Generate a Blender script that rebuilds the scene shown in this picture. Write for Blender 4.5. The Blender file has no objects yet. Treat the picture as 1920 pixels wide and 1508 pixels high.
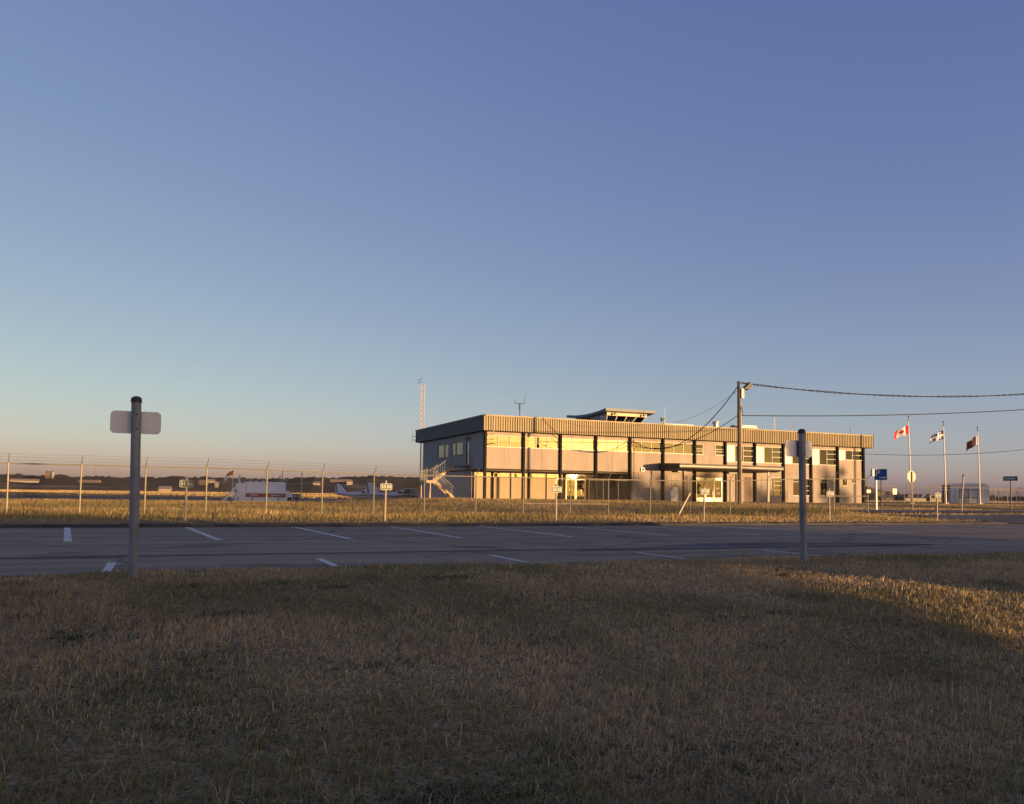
import bpy, bmesh, math, random
import numpy as np
from mathutils import Vector, Matrix

random.seed(7)
rng = np.random.default_rng(11)
R = math.radians

# ------------------------------------------------------------------ camera, sky, sun, exposure
scene = bpy.context.scene
C = scene.collection

YAW, PITCH, ROLL = R(23.2), R(3.3), math.atan(0.0128)
CAM_H = 0.9
cam_data = bpy.data.cameras.new('camera')
cam = bpy.data.objects.new('camera', cam_data)
C.objects.link(cam)
cam_data.sensor_fit = 'HORIZONTAL'
cam_data.sensor_width = 36.0
cam_data.lens = 36.0 * 1530.0 / 1920.0
cam_data.shift_y = 85.0 / 1920.0
cam_data.clip_start = 0.05
cam_data.clip_end = 20000.0
fwd = Vector((math.sin(YAW) * math.cos(PITCH), math.cos(YAW) * math.cos(PITCH), math.sin(PITCH)))
rt = Vector((math.cos(YAW), -math.sin(YAW), 0.0))
up = rt.cross(fwd)
rt2 = rt * math.cos(ROLL) + up * math.sin(ROLL)
up2 = -rt * math.sin(ROLL) + up * math.cos(ROLL)
M3 = Matrix((rt2, up2, -fwd)).transposed()
cam.matrix_world = Matrix.Translation((0, 0, CAM_H)) @ M3.to_4x4()
scene.camera = cam

SUN_EL = R(1.35)
SUN_AZ = math.atan2(0.462, -0.887)          # clockwise from +Y
to_sun = Vector((math.sin(SUN_AZ) * math.cos(SUN_EL), math.cos(SUN_AZ) * math.cos(SUN_EL), math.sin(SUN_EL)))

world = bpy.data.worlds.new('World')
scene.world = world
world.use_nodes = True
wn = world.node_tree.nodes
wl = world.node_tree.links
wn.clear()
sky = wn.new('ShaderNodeTexSky')
sky.sky_type = 'NISHITA'
sky.sun_disc = False
sky.sun_elevation = SUN_EL
sky.sun_rotation = SUN_AZ
sky.altitude = 0.0
sky.air_density = 0.6
sky.dust_density = 0.95
sky.ozone_density = 1.0
bg = wn.new('ShaderNodeBackground')
bg.inputs['Strength'].default_value = 0.15
wo = wn.new('ShaderNodeOutputWorld')
# film response of the sky: one power curve and gain per channel, the same in every direction
sepc = wn.new('ShaderNodeSeparateColor')
comc = wn.new('ShaderNodeCombineColor')
wl.new(sky.outputs[0], sepc.inputs[0])
for ch, (gain, power) in enumerate(((0.775, 0.88), (0.728, 0.862), (0.99, 0.44))):
    pw = wn.new('ShaderNodeMath')
    pw.operation = 'POWER'
    pw.inputs[1].default_value = power
    ml = wn.new('ShaderNodeMath')
    ml.operation = 'MULTIPLY'
    ml.inputs[1].default_value = gain
    wl.new(sepc.outputs[ch], pw.inputs[0])
    wl.new(pw.outputs[0], ml.inputs[0])
    wl.new(ml.outputs[0], comc.inputs[ch])
wl.new(comc.outputs[0], bg.inputs[0])
wl.new(bg.outputs[0], wo.inputs[0])

sun_data = bpy.data.lights.new('sun', 'SUN')
sun_data.energy = 3.25
sun_data.angle = R(0.53)
sun_data.color = (1.0, 0.60, 0.28)
sun = bpy.data.objects.new('sun', sun_data)
C.objects.link(sun)
sun.rotation_mode = 'QUATERNION'
sun.rotation_quaternion = to_sun.to_track_quat('Z', 'Y')

scene.view_settings.view_transform = 'Standard'
scene.view_settings.look = 'None'
scene.view_settings.gamma = 1.0
scene.view_settings.use_curve_mapping = False
scene.view_settings.exposure = 1.57

# ------------------------------------------------------------------ helpers
MATS = {}


def principled(name):
    m = bpy.data.materials.new(name)
    m.use_nodes = True
    nt = m.node_tree
    p = nt.nodes['Principled BSDF']
    return m, nt, p


def mat(name, col, rough=0.6, var=0.12, scale=3.0, metal=0.0, bump=0.0, bscale=40.0, stretch=(1, 1, 1), spec=0.4, coat=0.0):
    """plain material with a little tonal wear from noise"""
    if name in MATS:
        return MATS[name]
    m, nt, p = principled(name)
    n, l = nt.nodes, nt.links
    tc = n.new('ShaderNodeNewGeometry')
    mp = n.new('ShaderNodeMapping')
    mp.inputs['Scale'].default_value = stretch
    l.new(tc.outputs['Position'], mp.inputs['Vector'])
    no = n.new('ShaderNodeTexNoise')
    no.inputs['Scale'].default_value = scale
    no.inputs['Detail'].default_value = 6
    l.new(mp.outputs[0], no.inputs['Vector'])
    mr = n.new('ShaderNodeMapRange')
    mr.inputs[1].default_value = 0.3
    mr.inputs[2].default_value = 0.7
    mr.inputs[3].default_value = 1 - var
    mr.inputs[4].default_value = 1 + var * 0.6
    l.new(no.outputs[0], mr.inputs[0])
    oi = n.new('ShaderNodeObjectInfo')
    om = n.new('ShaderNodeMapRange')
    om.inputs[3].default_value = 1 - var * 0.6
    om.inputs[4].default_value = 1 + var * 0.4
    l.new(oi.outputs['Random'], om.inputs[0])
    mm = n.new('ShaderNodeMath')
    mm.operation = 'MULTIPLY'
    l.new(mr.outputs[0], mm.inputs[0])
    l.new(om.outputs[0], mm.inputs[1])
    mx = n.new('ShaderNodeVectorMath')
    mx.operation = 'SCALE'
    mx.inputs[0].default_value = col
    l.new(mm.outputs[0], mx.inputs['Scale'])
    l.new(mx.outputs[0], p.inputs['Base Color'])
    p.inputs['Roughness'].default_value = rough
    p.inputs['Metallic'].default_value = metal
    p.inputs['Specular IOR Level'].default_value = spec
    p.inputs['Coat Weight'].default_value = coat
    if bump > 0:
        n2 = n.new('ShaderNodeTexNoise')
        n2.inputs['Scale'].default_value = bscale
        n2.inputs['Detail'].default_value = 4
        l.new(mp.outputs[0], n2.inputs['Vector'])
        b = n.new('ShaderNodeBump')
        b.inputs['Strength'].default_value = bump
        b.inputs['Distance'].default_value = 0.02
        l.new(n2.outputs[0], b.inputs['Height'])
        l.new(b.outputs[0], p.inputs['Normal'])
    MATS[name] = m
    return m


def glass_mat(name, tint=(0.8, 0.83, 0.8), ior=1.5):
    """thin window glass: Fresnel reflection over clear transmission"""
    if name in MATS:
        return MATS[name]
    m = bpy.data.materials.new(name)
    m.use_nodes = True
    nt = m.node_tree
    n, l = nt.nodes, nt.links
    n.clear()
    o = n.new('ShaderNodeOutputMaterial')
    t = n.new('ShaderNodeBsdfTransparent')
    t.inputs[0].default_value = (*tint, 1)
    g = n.new('ShaderNodeBsdfGlossy')
    g.inputs['Roughness'].default_value = 0.0
    g.inputs[0].default_value = (1, 1, 1, 1)
    f = n.new('ShaderNodeFresnel')
    f.inputs[0].default_value = ior
    mx = n.new('ShaderNodeMixShader')
    l.new(f.outputs[0], mx.inputs[0])
    l.new(t.outputs[0], mx.inputs[1])
    l.new(g.outputs[0], mx.inputs[2])
    l.new(mx.outputs[0], o.inputs[0])
    MATS[name] = m
    return m


class MB:
    """collects shapes, builds one mesh object"""

    def __init__(self):
        self.v, self.f, self.mi = [], [], []

    def poly(self, pts, mi=0):
        b = len(self.v)
        self.v += [tuple(p) for p in pts]
        self.f.append(tuple(range(b, b + len(pts))))
        self.mi.append(mi)
        return self

    def box(self, x0, x1, y0, y1, z0, z1, mi=0):
        b = len(self.v)
        self.v += [(x0, y0, z0), (x1, y0, z0), (x1, y1, z0), (x0, y1, z0), (x0, y0, z1), (x1, y0, z1), (x1, y1, z1), (x0, y1, z1)]
        for q in ((0, 3, 2, 1), (4, 5, 6, 7), (0, 1, 5, 4), (1, 2, 6, 5), (2, 3, 7, 6), (3, 0, 4, 7)):
            self.f.append(tuple(b + i for i in q))
            self.mi.append(mi)
        return self

    def tube(self, p0, p1, r0, r1=None, n=8, mi=0, caps=True):
        r1 = r0 if r1 is None else r1
        p0, p1 = Vector(p0), Vector(p1)
        d = (p1 - p0).normalized()
        a = d.orthogonal().normalized()
        c = d.cross(a)
        b = len(self.v)
        for p, r in ((p0, r0), (p1, r1)):
            for i in range(n):
                t = 2 * math.pi * i / n
                self.v.append(tuple(p + a * (r * math.cos(t)) + c * (r * math.sin(t))))
        for i in range(n):
            j = (i + 1) % n
            self.f.append((b + i, b + j, b + n + j, b + n + i))
            self.mi.append(mi)
        if caps:
            self.f.append(tuple(b + n - 1 - i for i in range(n)))
            self.f.append(tuple(b + n + i for i in range(n)))
            self.mi += [mi, mi]
        return self

    def path(self, pts, r, n=6, mi=0):
        for a, c in zip(pts[:-1], pts[1:]):
            self.tube(a, c, r, r, n, mi, caps=True)
        return self

    def prism(self, prof, axis, a0, a1, mi=0):
        """extrude a 2-D profile along axis ('x','y','z')"""
        def P(q, a):
            return {'x': (a, q[0], q[1]), 'y': (q[0], a, q[1]), 'z': (q[0], q[1], a)}[axis]
        b = len(self.v)
        n = len(prof)
        self.v += [P(q, a0) for q in prof] + [P(q, a1) for q in prof]
        for i in range(n):
            j = (i + 1) % n
            self.f.append((b + i, b + j, b + n + j, b + n + i))
            self.mi.append(mi)
        self.f.append(tuple(b + n - 1 - i for i in range(n)))
        self.f.append(tuple(b + n + i for i in range(n)))
        self.mi += [mi, mi]
        return self

    def rings(self, rings, mi=0, cap=True):
        b = len(self.v)
        n = len(rings[0])
        for r in rings:
            self.v += [tuple(p) for p in r]
        for k in range(len(rings) - 1):
            for i in range(n):
                j = (i + 1) % n
                self.f.append((b + k * n + i, b + k * n + j, b + (k + 1) * n + j, b + (k + 1) * n + i))
                self.mi.append(mi)
        if cap:
            self.f.append(tuple(b + n - 1 - i for i in range(n)))
            self.f.append(tuple(b + (len(rings) - 1) * n + i for i in range(n)))
            self.mi += [mi, mi]
        return self

    def mesh(self, name):
        me = bpy.data.meshes.new(name)
        me.from_pydata(self.v, [], self.f)
        bm = bmesh.new()
        bm.from_mesh(me)
        bmesh.ops.recalc_face_normals(bm, faces=bm.faces)
        bm.to_mesh(me)
        bm.free()
        if any(self.mi):
            me.polygons.foreach_set('material_index', self.mi)
        return me

    def build(self, name, mats, parent=None, smooth=False, bevel=0.0):
        me = self.mesh(name)
        for m in (mats if isinstance(mats, (list, tuple)) else [mats]):
            me.materials.append(m)
        o = bpy.data.objects.new(name, me)
        C.objects.link(o)
        if parent is not None:
            o.parent = parent
            # children are given in world coordinates; keep them there
            o.matrix_parent_inverse = world_inv(parent)
        if smooth:
            me.polygons.foreach_set('use_smooth', [True] * len(me.polygons))
        if bevel > 0:
            mod = o.modifiers.new('bevel', 'BEVEL')
            mod.width = bevel
            mod.segments = 2
            mod.limit_method = 'ANGLE'
        return o


WORLD = {}


def world_inv(p):
    """inverse of the (top-level or child) parent's world matrix, without a depsgraph update"""
    if p.parent is None:
        m = Matrix.LocRotScale(p.location, p.rotation_euler, p.scale)
        return m.inverted()
    # parts are built with identity basis and a parent inverse, so their world matrix is identity
    return Matrix.Identity(4)


def tag(o, label=None, cat=None, group=None, kind=None):
    if label:
        o['label'] = label
    if cat:
        o['category'] = cat
    if group:
        o['group'] = group
    if kind:
        o['kind'] = kind
    return o


def thing(name, loc, label, cat, group=None, rz=0.0):
    o = bpy.data.objects.new(name, None)
    o.empty_display_size = 0.3
    o.location = loc
    o.rotation_euler = (0, 0, rz)
    C.objects.link(o)
    return tag(o, label, cat, group)


def share(me, name, parent, loc=(0, 0, 0), rz=0.0, scale=(1, 1, 1)):
    """object that shares mesh data, placed in world space under a parent"""
    o = bpy.data.objects.new(name, me)
    C.objects.link(o)
    o.location = loc
    o.rotation_euler = (0, 0, rz)
    o.scale = scale
    if parent is not None:
        o.parent = parent
        o.matrix_parent_inverse = world_inv(parent)
    return o


def text_mesh(s, size, depth=0.002, bold=True):
    cu = bpy.data.curves.new('text', 'FONT')
    cu.body = s
    cu.size = size
    cu.align_x = 'CENTER'
    cu.align_y = 'CENTER'
    cu.extrude = depth
    if bold:
        cu.offset = size * 0.018
    to = bpy.data.objects.new('text', cu)
    C.objects.link(to)
    bpy.context.view_layer.update()
    dg = bpy.context.evaluated_depsgraph_get()
    me = bpy.data.meshes.new_from_object(to.evaluated_get(dg))
    bpy.data.objects.remove(to)
    bpy.data.curves.remove(cu)
    return me


def place_flat(me, name, material, parent, loc, normal):
    """put a flat XY mesh upright, facing the horizontal normal"""
    me.materials.clear()
    me.materials.append(material)
    o = bpy.data.objects.new(name, me)
    C.objects.link(o)
    nv = Vector(normal).normalized()
    xa = Vector((0, 0, 1)).cross(nv).normalized()
    mw = Matrix((xa, Vector((0, 0, 1)), nv)).transposed().to_4x4()
    mw.translation = loc
    o.parent = parent
    o.matrix_parent_inverse = world_inv(parent)
    o.matrix_basis = mw
    return o


def ss(x, a, b):
    t = np.clip((np.asarray(x, float) - a) / (b - a), 0, 1)
    return t * t * (3 - 2 * t)


def vnoise(x, y, s, seed=0):
    """value noise on arrays, about 0..1"""
    x = np.asarray(x, float) / s + seed * 17.31
    y = np.asarray(y, float) / s + seed * 9.77
    xi, yi = np.floor(x), np.floor(y)
    fx, fy = x - xi, y - yi
    fx = fx * fx * (3 - 2 * fx)
    fy = fy * fy * (3 - 2 * fy)

    def h(i, j):
        q = np.sin(i * 127.1 + j * 311.7 + seed * 74.7) * 43758.5453
        return q - np.floor(q)
    return (h(xi, yi) * (1 - fx) + h(xi + 1, yi) * fx) * (1 - fy) + (h(xi, yi + 1) * (1 - fx) + h(xi + 1, yi + 1) * fx) * fy


def fbm(x, y, s, seed=0):
    return 0.55 * vnoise(x, y, s, seed) + 0.3 * vnoise(x, y, s / 2.3, seed + 1) + 0.15 * vnoise(x, y, s / 5.1, seed + 2)


LOT_V0, LOT_V1 = 9.9, 21.5


def lot_near(u):
    u = np.asarray(u, float)
    return LOT_V0 + 0.22 * (fbm(u, u * 0, 1.3, 81) - .5) + 0.12 * np.sin(np.asarray(u) * 0.9) + 0.1 * np.sin(np.asarray(u) * 2.3 + 1) - 0.02 * np.asarray(u)


def zg(u, v):
    """ground height"""
    u = np.asarray(u, float)
    v = np.asarray(v, float)
    z = 0.10 * ss(v, 21.7, 22.4) * (1 - ss(v, 25, 30)) * (1 - ss(u, 29.5, 31) * (1 - ss(u, 38, 39.5)))
    z = z - 0.10 * ss(u, 2, 8) * (1 - ss(u, 22, 28)) * ss(v, 27, 31) * (1 - ss(v, 36, 44))
    z = z + 0.20 * ss(u, 25, 33) * ss(v, 23.5, 33)
    k = ss(v, 36, 60) * ss(u, 10, 24)
    z = z * (1 - k) + 0.42 * k
    z = z + 0.10 * ss(u, 70, 100) * ss(v, 50, 80)
    left = 1 - ss(u, 16, 24)
    d = np.maximum(ss(v, 71, 86) * left, ss(v, 92, 104))
    z = z * (1 - d) - 0.6 * d
    inlot = ss(v, LOT_V0 + 0.2, LOT_V0 + 0.7) * (1 - ss(v, LOT_V1 - 0.5, LOT_V1 - 0.1))
    z = z - 0.06 * inlot
    z = z - 0.3 * (1 - ss(v, 1.5, 9))
    near = (1 - ss(v, 9, 10)) * 0.05 * (fbm(u, v, 2.2, 3) - 0.5)
    return z + near


def zgs(u, v):
    return float(zg(u, v))


# ------------------------------------------------------------------ ground, lot, roads
def grass_ground_material():
    m, nt, p = principled('grass_ground')
    n, l = nt.nodes, nt.links
    geo = n.new('ShaderNodeNewGeometry')
    sep = n.new('ShaderNodeSeparateXYZ')
    l.new(geo.outputs['Position'], sep.inputs[0])

    def noise(scale, detail=6, st=(1, 1, 1)):
        mp = n.new('ShaderNodeMapping')
        mp.inputs['Scale'].default_value = st
        l.new(geo.outputs['Position'], mp.inputs[0])
        t = n.new('ShaderNodeTexNoise')
        t.inputs['Scale'].default_value = scale
        t.inputs['Detail'].default_value = detail
        l.new(mp.outputs[0], t.inputs['Vector'])
        return t

    def ramp(fac, stops):
        r = n.new('ShaderNodeValToRGB')
        e = r.color_ramp.elements
        while len(e) < len(stops):
            e.new(0.5)
        for i, (pos, c) in enumerate(stops):
            e[i].position = pos
            e[i].color = (*c, 1)
        l.new(fac, r.inputs[0])
        return r

    fine = noise(38.0, 10)
    big = noise(0.35, 5)
    huge = noise(0.012, 5, (0.35, 1.6, 1))
    a = ramp(fine.outputs[0], [(0.32, (0.14, 0.098, 0.05)), (0.5, (0.32, 0.225, 0.11)), (0.68, (0.53, 0.39, 0.20))])
    b = ramp(fine.outputs[0], [(0.32, (0.11, 0.082, 0.04)), (0.5, (0.25, 0.19, 0.09)), (0.7, (0.43, 0.33, 0.16))])
    f = n.new('ShaderNodeMapRange')
    f.inputs[1].default_value = 0.46
    f.inputs[2].default_value = 0.62
    l.new(big.outputs[0], f.inputs[0])
    mx = n.new('ShaderNodeMix')
    mx.data_type = 'RGBA'
    l.new(f.outputs[0], mx.inputs[0])
    l.new(a.outputs[0], mx.inputs[6])
    l.new(b.outputs[0], mx.inputs[7])
    # far fields: broad strips of straw, olive and fallow
    far = ramp(huge.outputs[0], [(0.33, (0.11, 0.10, 0.035)), (0.45, (0.20, 0.15, 0.06)), (0.55, (0.27, 0.19, 0.085)), (0.68, (0.14, 0.115, 0.05))])
    ff = n.new('ShaderNodeMapRange')
    ff.inputs[1].default_value = 70
    ff.inputs[2].default_value = 130
    l.new(sep.outputs['Y'], ff.inputs[0])
    mx2 = n.new('ShaderNodeMix')
    mx2.data_type = 'RGBA'
    l.new(ff.outputs[0], mx2.inputs[0])
    l.new(mx.outputs[2], mx2.inputs[6])
    l.new(far.outputs[0], mx2.inputs[7])
    l.new(mx2.outputs[2], p.inputs['Base Color'])
    p.inputs['Roughness'].default_value = 0.95
    p.inputs['Specular IOR Level'].default_value = 0.1
    bp = n.new('ShaderNodeBump')
    bp.inputs['Strength'].default_value = 0.9
    bp.inputs['Distance'].default_value = 0.05
    l.new(fine.outputs[0], bp.inputs['Height'])
    l.new(bp.outputs[0], p.inputs['Normal'])
    return m


def axis_coords(lo, hi, f0, f1, step):
    a = list(np.arange(f0, f1 + 1e-6, step))
    s = step
    x = f0
    pre = []
    while x > lo:
        s *= 1.18
        x -= s
        pre.append(x)
    s = step
    x = a[-1]
    post = []
    while x < hi:
        s *= 1.18
        x += s
        post.append(x)
    return np.array(pre[::-1] + a + post)


def grid_mesh(name, us, vs, zf, material, smooth=True):
    U, V = np.meshgrid(us, vs)
    Z = zf(U, V)
    co = np.stack([U, V, Z], -1).reshape(-1, 3)
    nu, nv = len(us), len(vs)
    i = np.arange(nu - 1)[None, :] + (np.arange(nv - 1) * nu)[:, None]
    q = np.stack([i, i + 1, i + 1 + nu, i + nu], -1).reshape(-1, 4)
    me = bpy.data.meshes.new(name)
    me.vertices.add(len(co))
    me.vertices.foreach_set('co', co.ravel())
    me.loops.add(q.size)
    me.loops.foreach_set('vertex_index', q.ravel())
    me.polygons.add(len(q))
    me.polygons.foreach_set('loop_start', np.arange(len(q)) * 4)
    me.polygons.foreach_set('use_smooth', np.full(len(q), smooth))
    me.update()
    me.validate()
    me.materials.append(material)
    o = bpy.data.objects.new(name, me)
    C.objects.link(o)
    return o


ground_mat = grass_ground_material()
ground = grid_mesh('ground', axis_coords(-6000, 7000, -14, 62, 0.5), axis_coords(-600, 9000, -8, 62, 0.5), zg, ground_mat)
tag(ground, kind='structure')


def asphalt_material(name, base=0.175, tint=(1.58, 1.19, 0.75), streak=True):
    m, nt, p = principled(name)
    n, l = nt.nodes, nt.links
    geo = n.new('ShaderNodeNewGeometry')
    mp = n.new('ShaderNodeMapping')
    mp.inputs['Scale'].default_value = (0.08, 1.0, 1.0)
    l.new(geo.outputs['Position'], mp.inputs[0])
    t1 = n.new('ShaderNodeTexNoise')
    t1.inputs['Scale'].default_value = 1.6
    t1.inputs['Detail'].default_value = 7
    l.new(mp.outputs[0] if streak else geo.outputs['Position'], t1.inputs['Vector'])
    t2 = n.new('ShaderNodeTexNoise')
    t2.inputs['Scale'].default_value = 55
    t2.inputs['Detail'].default_value = 3
    l.new(geo.outputs['Position'], t2.inputs['Vector'])
    mr = n.new('ShaderNodeMapRange')
    mr.inputs[1].default_value = 0.3
    mr.inputs[2].default_value = 0.7
    mr.inputs[3].default_value = 0.66
    mr.inputs[4].default_value = 1.26
    l.new(t1.outputs[0], mr.inputs[0])
    mr2 = n.new('ShaderNodeMapRange')
    mr2.inputs[1].default_value = 0.3
    mr2.inputs[2].default_value = 0.7
    mr2.inputs[3].default_value = 0.8
    mr2.inputs[4].default_value = 1.2
    l.new(t2.outputs[0], mr2.inputs[0])
    mu = n.new('ShaderNodeMath')
    mu.operation = 'MULTIPLY'
    l.new(mr.outputs[0], mu.inputs[0])
    l.new(mr2.outputs[0], mu.inputs[1])
    # tar-sealed cracks
    vo = n.new('ShaderNodeTexVoronoi')
    vo.feature = 'DISTANCE_TO_EDGE'
    vo.inputs['Scale'].default_value = 0.22
    nz = n.new('ShaderNodeTexNoise')
    nz.inputs['Scale'].default_value = 1.3
    nz.inputs['Detail'].default_value = 5
    l.new(geo.outputs['Position'], nz.inputs['Vector'])
    vm = n.new('ShaderNodeVectorMath')
    vm.operation = 'MULTIPLY_ADD'
    vm.inputs[1].default_value = (0.9, 0.9, 0.9)
    l.new(nz.outputs['Color'], vm.inputs[0])
    l.new(geo.outputs['Position'], vm.inputs[2])
    l.new(vm.outputs[0], vo.inputs['Vector'])
    cr = n.new('ShaderNodeMapRange')
    cr.inputs[1].default_value = 0.004
    cr.inputs[2].default_value = 0.012
    cr.inputs[3].default_value = 0.62
    cr.inputs[4].default_value = 1.0
    l.new(vo.outputs['Distance'], cr.inputs[0])
    # old oil and rubber stains
    t3 = n.new('ShaderNodeTexNoise')
    t3.inputs['Scale'].default_value = 0.55
    t3.inputs['Detail'].default_value = 6
    l.new(geo.outputs['Position'], t3.inputs['Vector'])
    st = n.new('ShaderNodeMapRange')
    st.inputs[1].default_value = 0.54
    st.inputs[2].default_value = 0.68
    st.inputs[3].default_value = 1.06
    st.inputs[4].default_value = 0.68
    l.new(t3.outputs[0], st.inputs[0])
    mu3 = n.new('ShaderNodeMath')
    mu3.operation = 'MULTIPLY'
    l.new(mu.outputs[0], mu3.inputs[0])
    l.new(st.outputs[0], mu3.inputs[1])
    mu2 = n.new('ShaderNodeMath')
    mu2.operation = 'MULTIPLY'
    l.new(mu3.outputs[0], mu2.inputs[0])
    l.new(cr.outputs[0], mu2.inputs[1])
    sc = n.new('ShaderNodeVectorMath')
    sc.operation = 'SCALE'
    sc.inputs[0].default_value = tuple(base * t for t in tint)
    l.new(mu2.outputs[0], sc.inputs['Scale'])
    l.new(sc.outputs[0], p.inputs['Base Color'])
    p.inputs['Roughness'].default_value = 0.88
    p.inputs['Specular IOR Level'].default_value = 0.25
    b = n.new('ShaderNodeBump')
    b.inputs['Strength'].default_value = 0.35
    b.inputs['Distance'].default_value = 0.01
    l.new(t2.outputs[0], b.inputs['Height'])
    l.new(b.outputs[0], p.inputs['Normal'])
    return m


asph = asphalt_material('asphalt')
asph_dark = asphalt_material('asphalt_patch', 0.115, (1.25, 1.02, .85))
asph_road = asphalt_material('asphalt_road', 0.12, (1.2, 1.02, .85))

us = np.concatenate([np.arange(-40, -14, 2.0), np.arange(-14, 40, 0.25), np.arange(40, 121, 3.0)])


def sheet(name, u_pts, v_lo, v_hi, z_off, material, nv=8, parent=None, zf=None):
    """strip between two edge curves, draped on a height"""
    co, q = [], []
    nu = len(u_pts)
    lo = v_lo(u_pts) if callable(v_lo) else np.full(nu, v_lo)
    hi = v_hi(u_pts) if callable(v_hi) else np.full(nu, v_hi)
    for k in range(nv + 1):
        vv = lo + (hi - lo) * k / nv
        zz = (zf(u_pts, vv) if zf else np.zeros(nu)) + z_off
        co += list(zip(u_pts, vv, zz))
    for k in range(nv):
        for i in range(nu - 1):
            q.append((k * nu + i, k * nu + i + 1, (k + 1) * nu + i + 1, (k + 1) * nu + i))
    me = bpy.data.meshes.new(name)
    me.from_pydata([tuple(map(float, c)) for c in co], [], q)
    me.materials.append(material)
    o = bpy.data.objects.new(name, me)
    C.objects.link(o)
    if parent is not None:
        o.parent = parent
    return o


lot = sheet('parking_lot', us, lot_near, LOT_V1 + 0.02, 0.0, asph, nv=2)
tag(lot, kind='structure')
# washed-out dirt along the crumbling near edge
dirt = mat('edge_dirt', (0.26, 0.205, 0.15), 0.95, var=0.45, scale=9, bump=0.4, bscale=90)
eu = np.arange(-14, 40, 0.08)
sheet('dirt_edge', eu, lambda u: lot_near(u) - 0.02, lambda u: lot_near(u) + 0.03 + 0.32 * np.clip(fbm(u, u * 0, .9, 91) - .25, 0, 1) + .05 * vnoise(u, u * 0, .17, 92), 0.003, dirt, 1, lot)
# darker sealed seam and resurfaced patch
seam = sheet('tar_seam', np.arange(-14, 14.1, 0.5), lambda u: 12.1 + 0.03 * np.sin(u), lambda u: 12.28 + 0.05 * np.sin(u * 1.7), 0.004, asph_dark, 1, lot)
patch = sheet('asphalt_patch', np.arange(6.2, 14.6, 0.3), lambda u: 11.75 + 0.06 * np.sin(u * 2), lambda u: 11.85 + 1.1 * np.clip((u - 6.2) / 3.5, 0, 1) * np.clip((14.6 - u) / 3.0, 0.05, 1) + 0.06 * np.sin(u * 3), 0.008, asph_dark, 1, lot)

def worn_paint():
    m, nt, p = principled('road_paint')
    n, l = nt.nodes, nt.links
    geo = n.new('ShaderNodeNewGeometry')
    t = n.new('ShaderNodeTexNoise')
    t.inputs['Scale'].default_value = 7
    t.inputs['Detail'].default_value = 9
    t.inputs['Roughness'].default_value = 0.75
    l.new(geo.outputs['Position'], t.inputs['Vector'])
    r = n.new('ShaderNodeValToRGB')
    e = r.color_ramp.elements
    e[0].position, e[0].color = 0.33, (0.24, 0.20, 0.16, 1)
    e[1].position, e[1].color = 0.5, (0.66, 0.61, 0.53, 1)
    l.new(t.outputs[0], r.inputs[0])
    l.new(r.outputs[0], p.inputs['Base Color'])
    p.inputs['Roughness'].default_value = 0.8
    return m


paint = worn_paint()


def paint_line(u, v0, v1, w=0.11, u_near=None):
    m = MB()
    n = 10
    pts = []
    for k in range(n + 1):
        v = v0 + (v1 - v0) * k / n
        uu = u + ((u_near if u_near is not None else u) - u) * (1 - k / n)
        pts.append((uu - w / 2 + random.uniform(-.006, .006), v))
    for k in range(n, -1, -1):
        v = v0 + (v1 - v0) * k / n
        uu = u + ((u_near if u_near is not None else u) - u) * (1 - k / n)
        pts.append((uu + w / 2 + random.uniform(-.006, .006), v))
    m.poly([(p[0], p[1], 0.006) for p in pts])
    o = m.build('painted_line', paint, lot)
    return o


slant_far = {-3: -9.6, -2: -7.05, -1: -4.5, 0: -1.95, 1: 0.6, 2: 3.13}
slant_near = {-3: -8.2, -2: -5.95, -1: -3.7, 0: -1.42, 1: 1.0, 2: 3.38}
for k in range(-3, 19):
    u = -1.95 + 2.53 * k
    paint_line(slant_far.get(k, u), 15.7, 21.35, 0.13, slant_near.get(k, u))
for k in range(-4, 5):
    u = -0.52 + 2.5 * k
    paint_line(u, max(float(lot_near(u)) + .05, 9.9), 11.2, 0.10)

# low asphalt lip along the far edge of the lot, worn and uneven
lipm = asphalt_material('kerb_asphalt', 0.05, (1.05, 1.0, 0.9))


def kerb(u0, u1, name='kerb'):
    prof_u = np.arange(u0, u1 + .01, 0.5)
    rings = []
    for i, u in enumerate(prof_u):
        j = 0.012 * math.sin(u * 2.7) + random.uniform(-.01, .01)
        h = 0.085 + random.uniform(-.018, .014)
        rings.append([(u, LOT_V1 - 0.08 + j, -0.02), (u, LOT_V1 - 0.03 + j, h * .8), (u, LOT_V1 + 0.06 + j, h), (u, LOT_V1 + 0.2 + j, h), (u, LOT_V1 + 0.3 + j, -0.02)])
    m = MB().rings(rings)
    o = m.build(name, lipm)
    return tag(o, kind='structure')


kerb(-40, 30.4)
kerb(38.4, 110)

# entrance drive and airport road at the right
drive = sheet('entrance_drive', np.arange(30.3, 38.6, 0.4), LOT_V1 - 0.02, 26.2, 0.035, asph_road, 8, None, zg)
tag(drive, kind='structure')
ru = np.concatenate([np.arange(32.5, 60, 0.5), np.arange(60, 170, 3.0)])
tag(sheet('access_road', ru, 24.6, 28.6, 0.05, asph_road, 8, None, zg), kind='structure')
tag(sheet('airport_road', ru[2:], 31.2, 37.0, 0.05, asph_road, 10, None, zg), kind='structure')
apron_u = np.concatenate([np.arange(-400, -20, 20.0), np.arange(-20, 60, 2.0), np.arange(60, 420, 20.0)])
apron = sheet('apron', apron_u, 96.0, 190.0, 0.03, asphalt_material('apron_asphalt', 0.06, (1.08, 0.98, .92)), 24, None, zg)
tag(apron, kind='structure')
taxi = sheet('taxiway', apron_u * 3, 236.0, 262.0, 0.05, mat('concrete_taxi', (0.38, 0.34, 0.29), 0.9), 4, None, zg)
tag(taxi, kind='structure')

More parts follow.
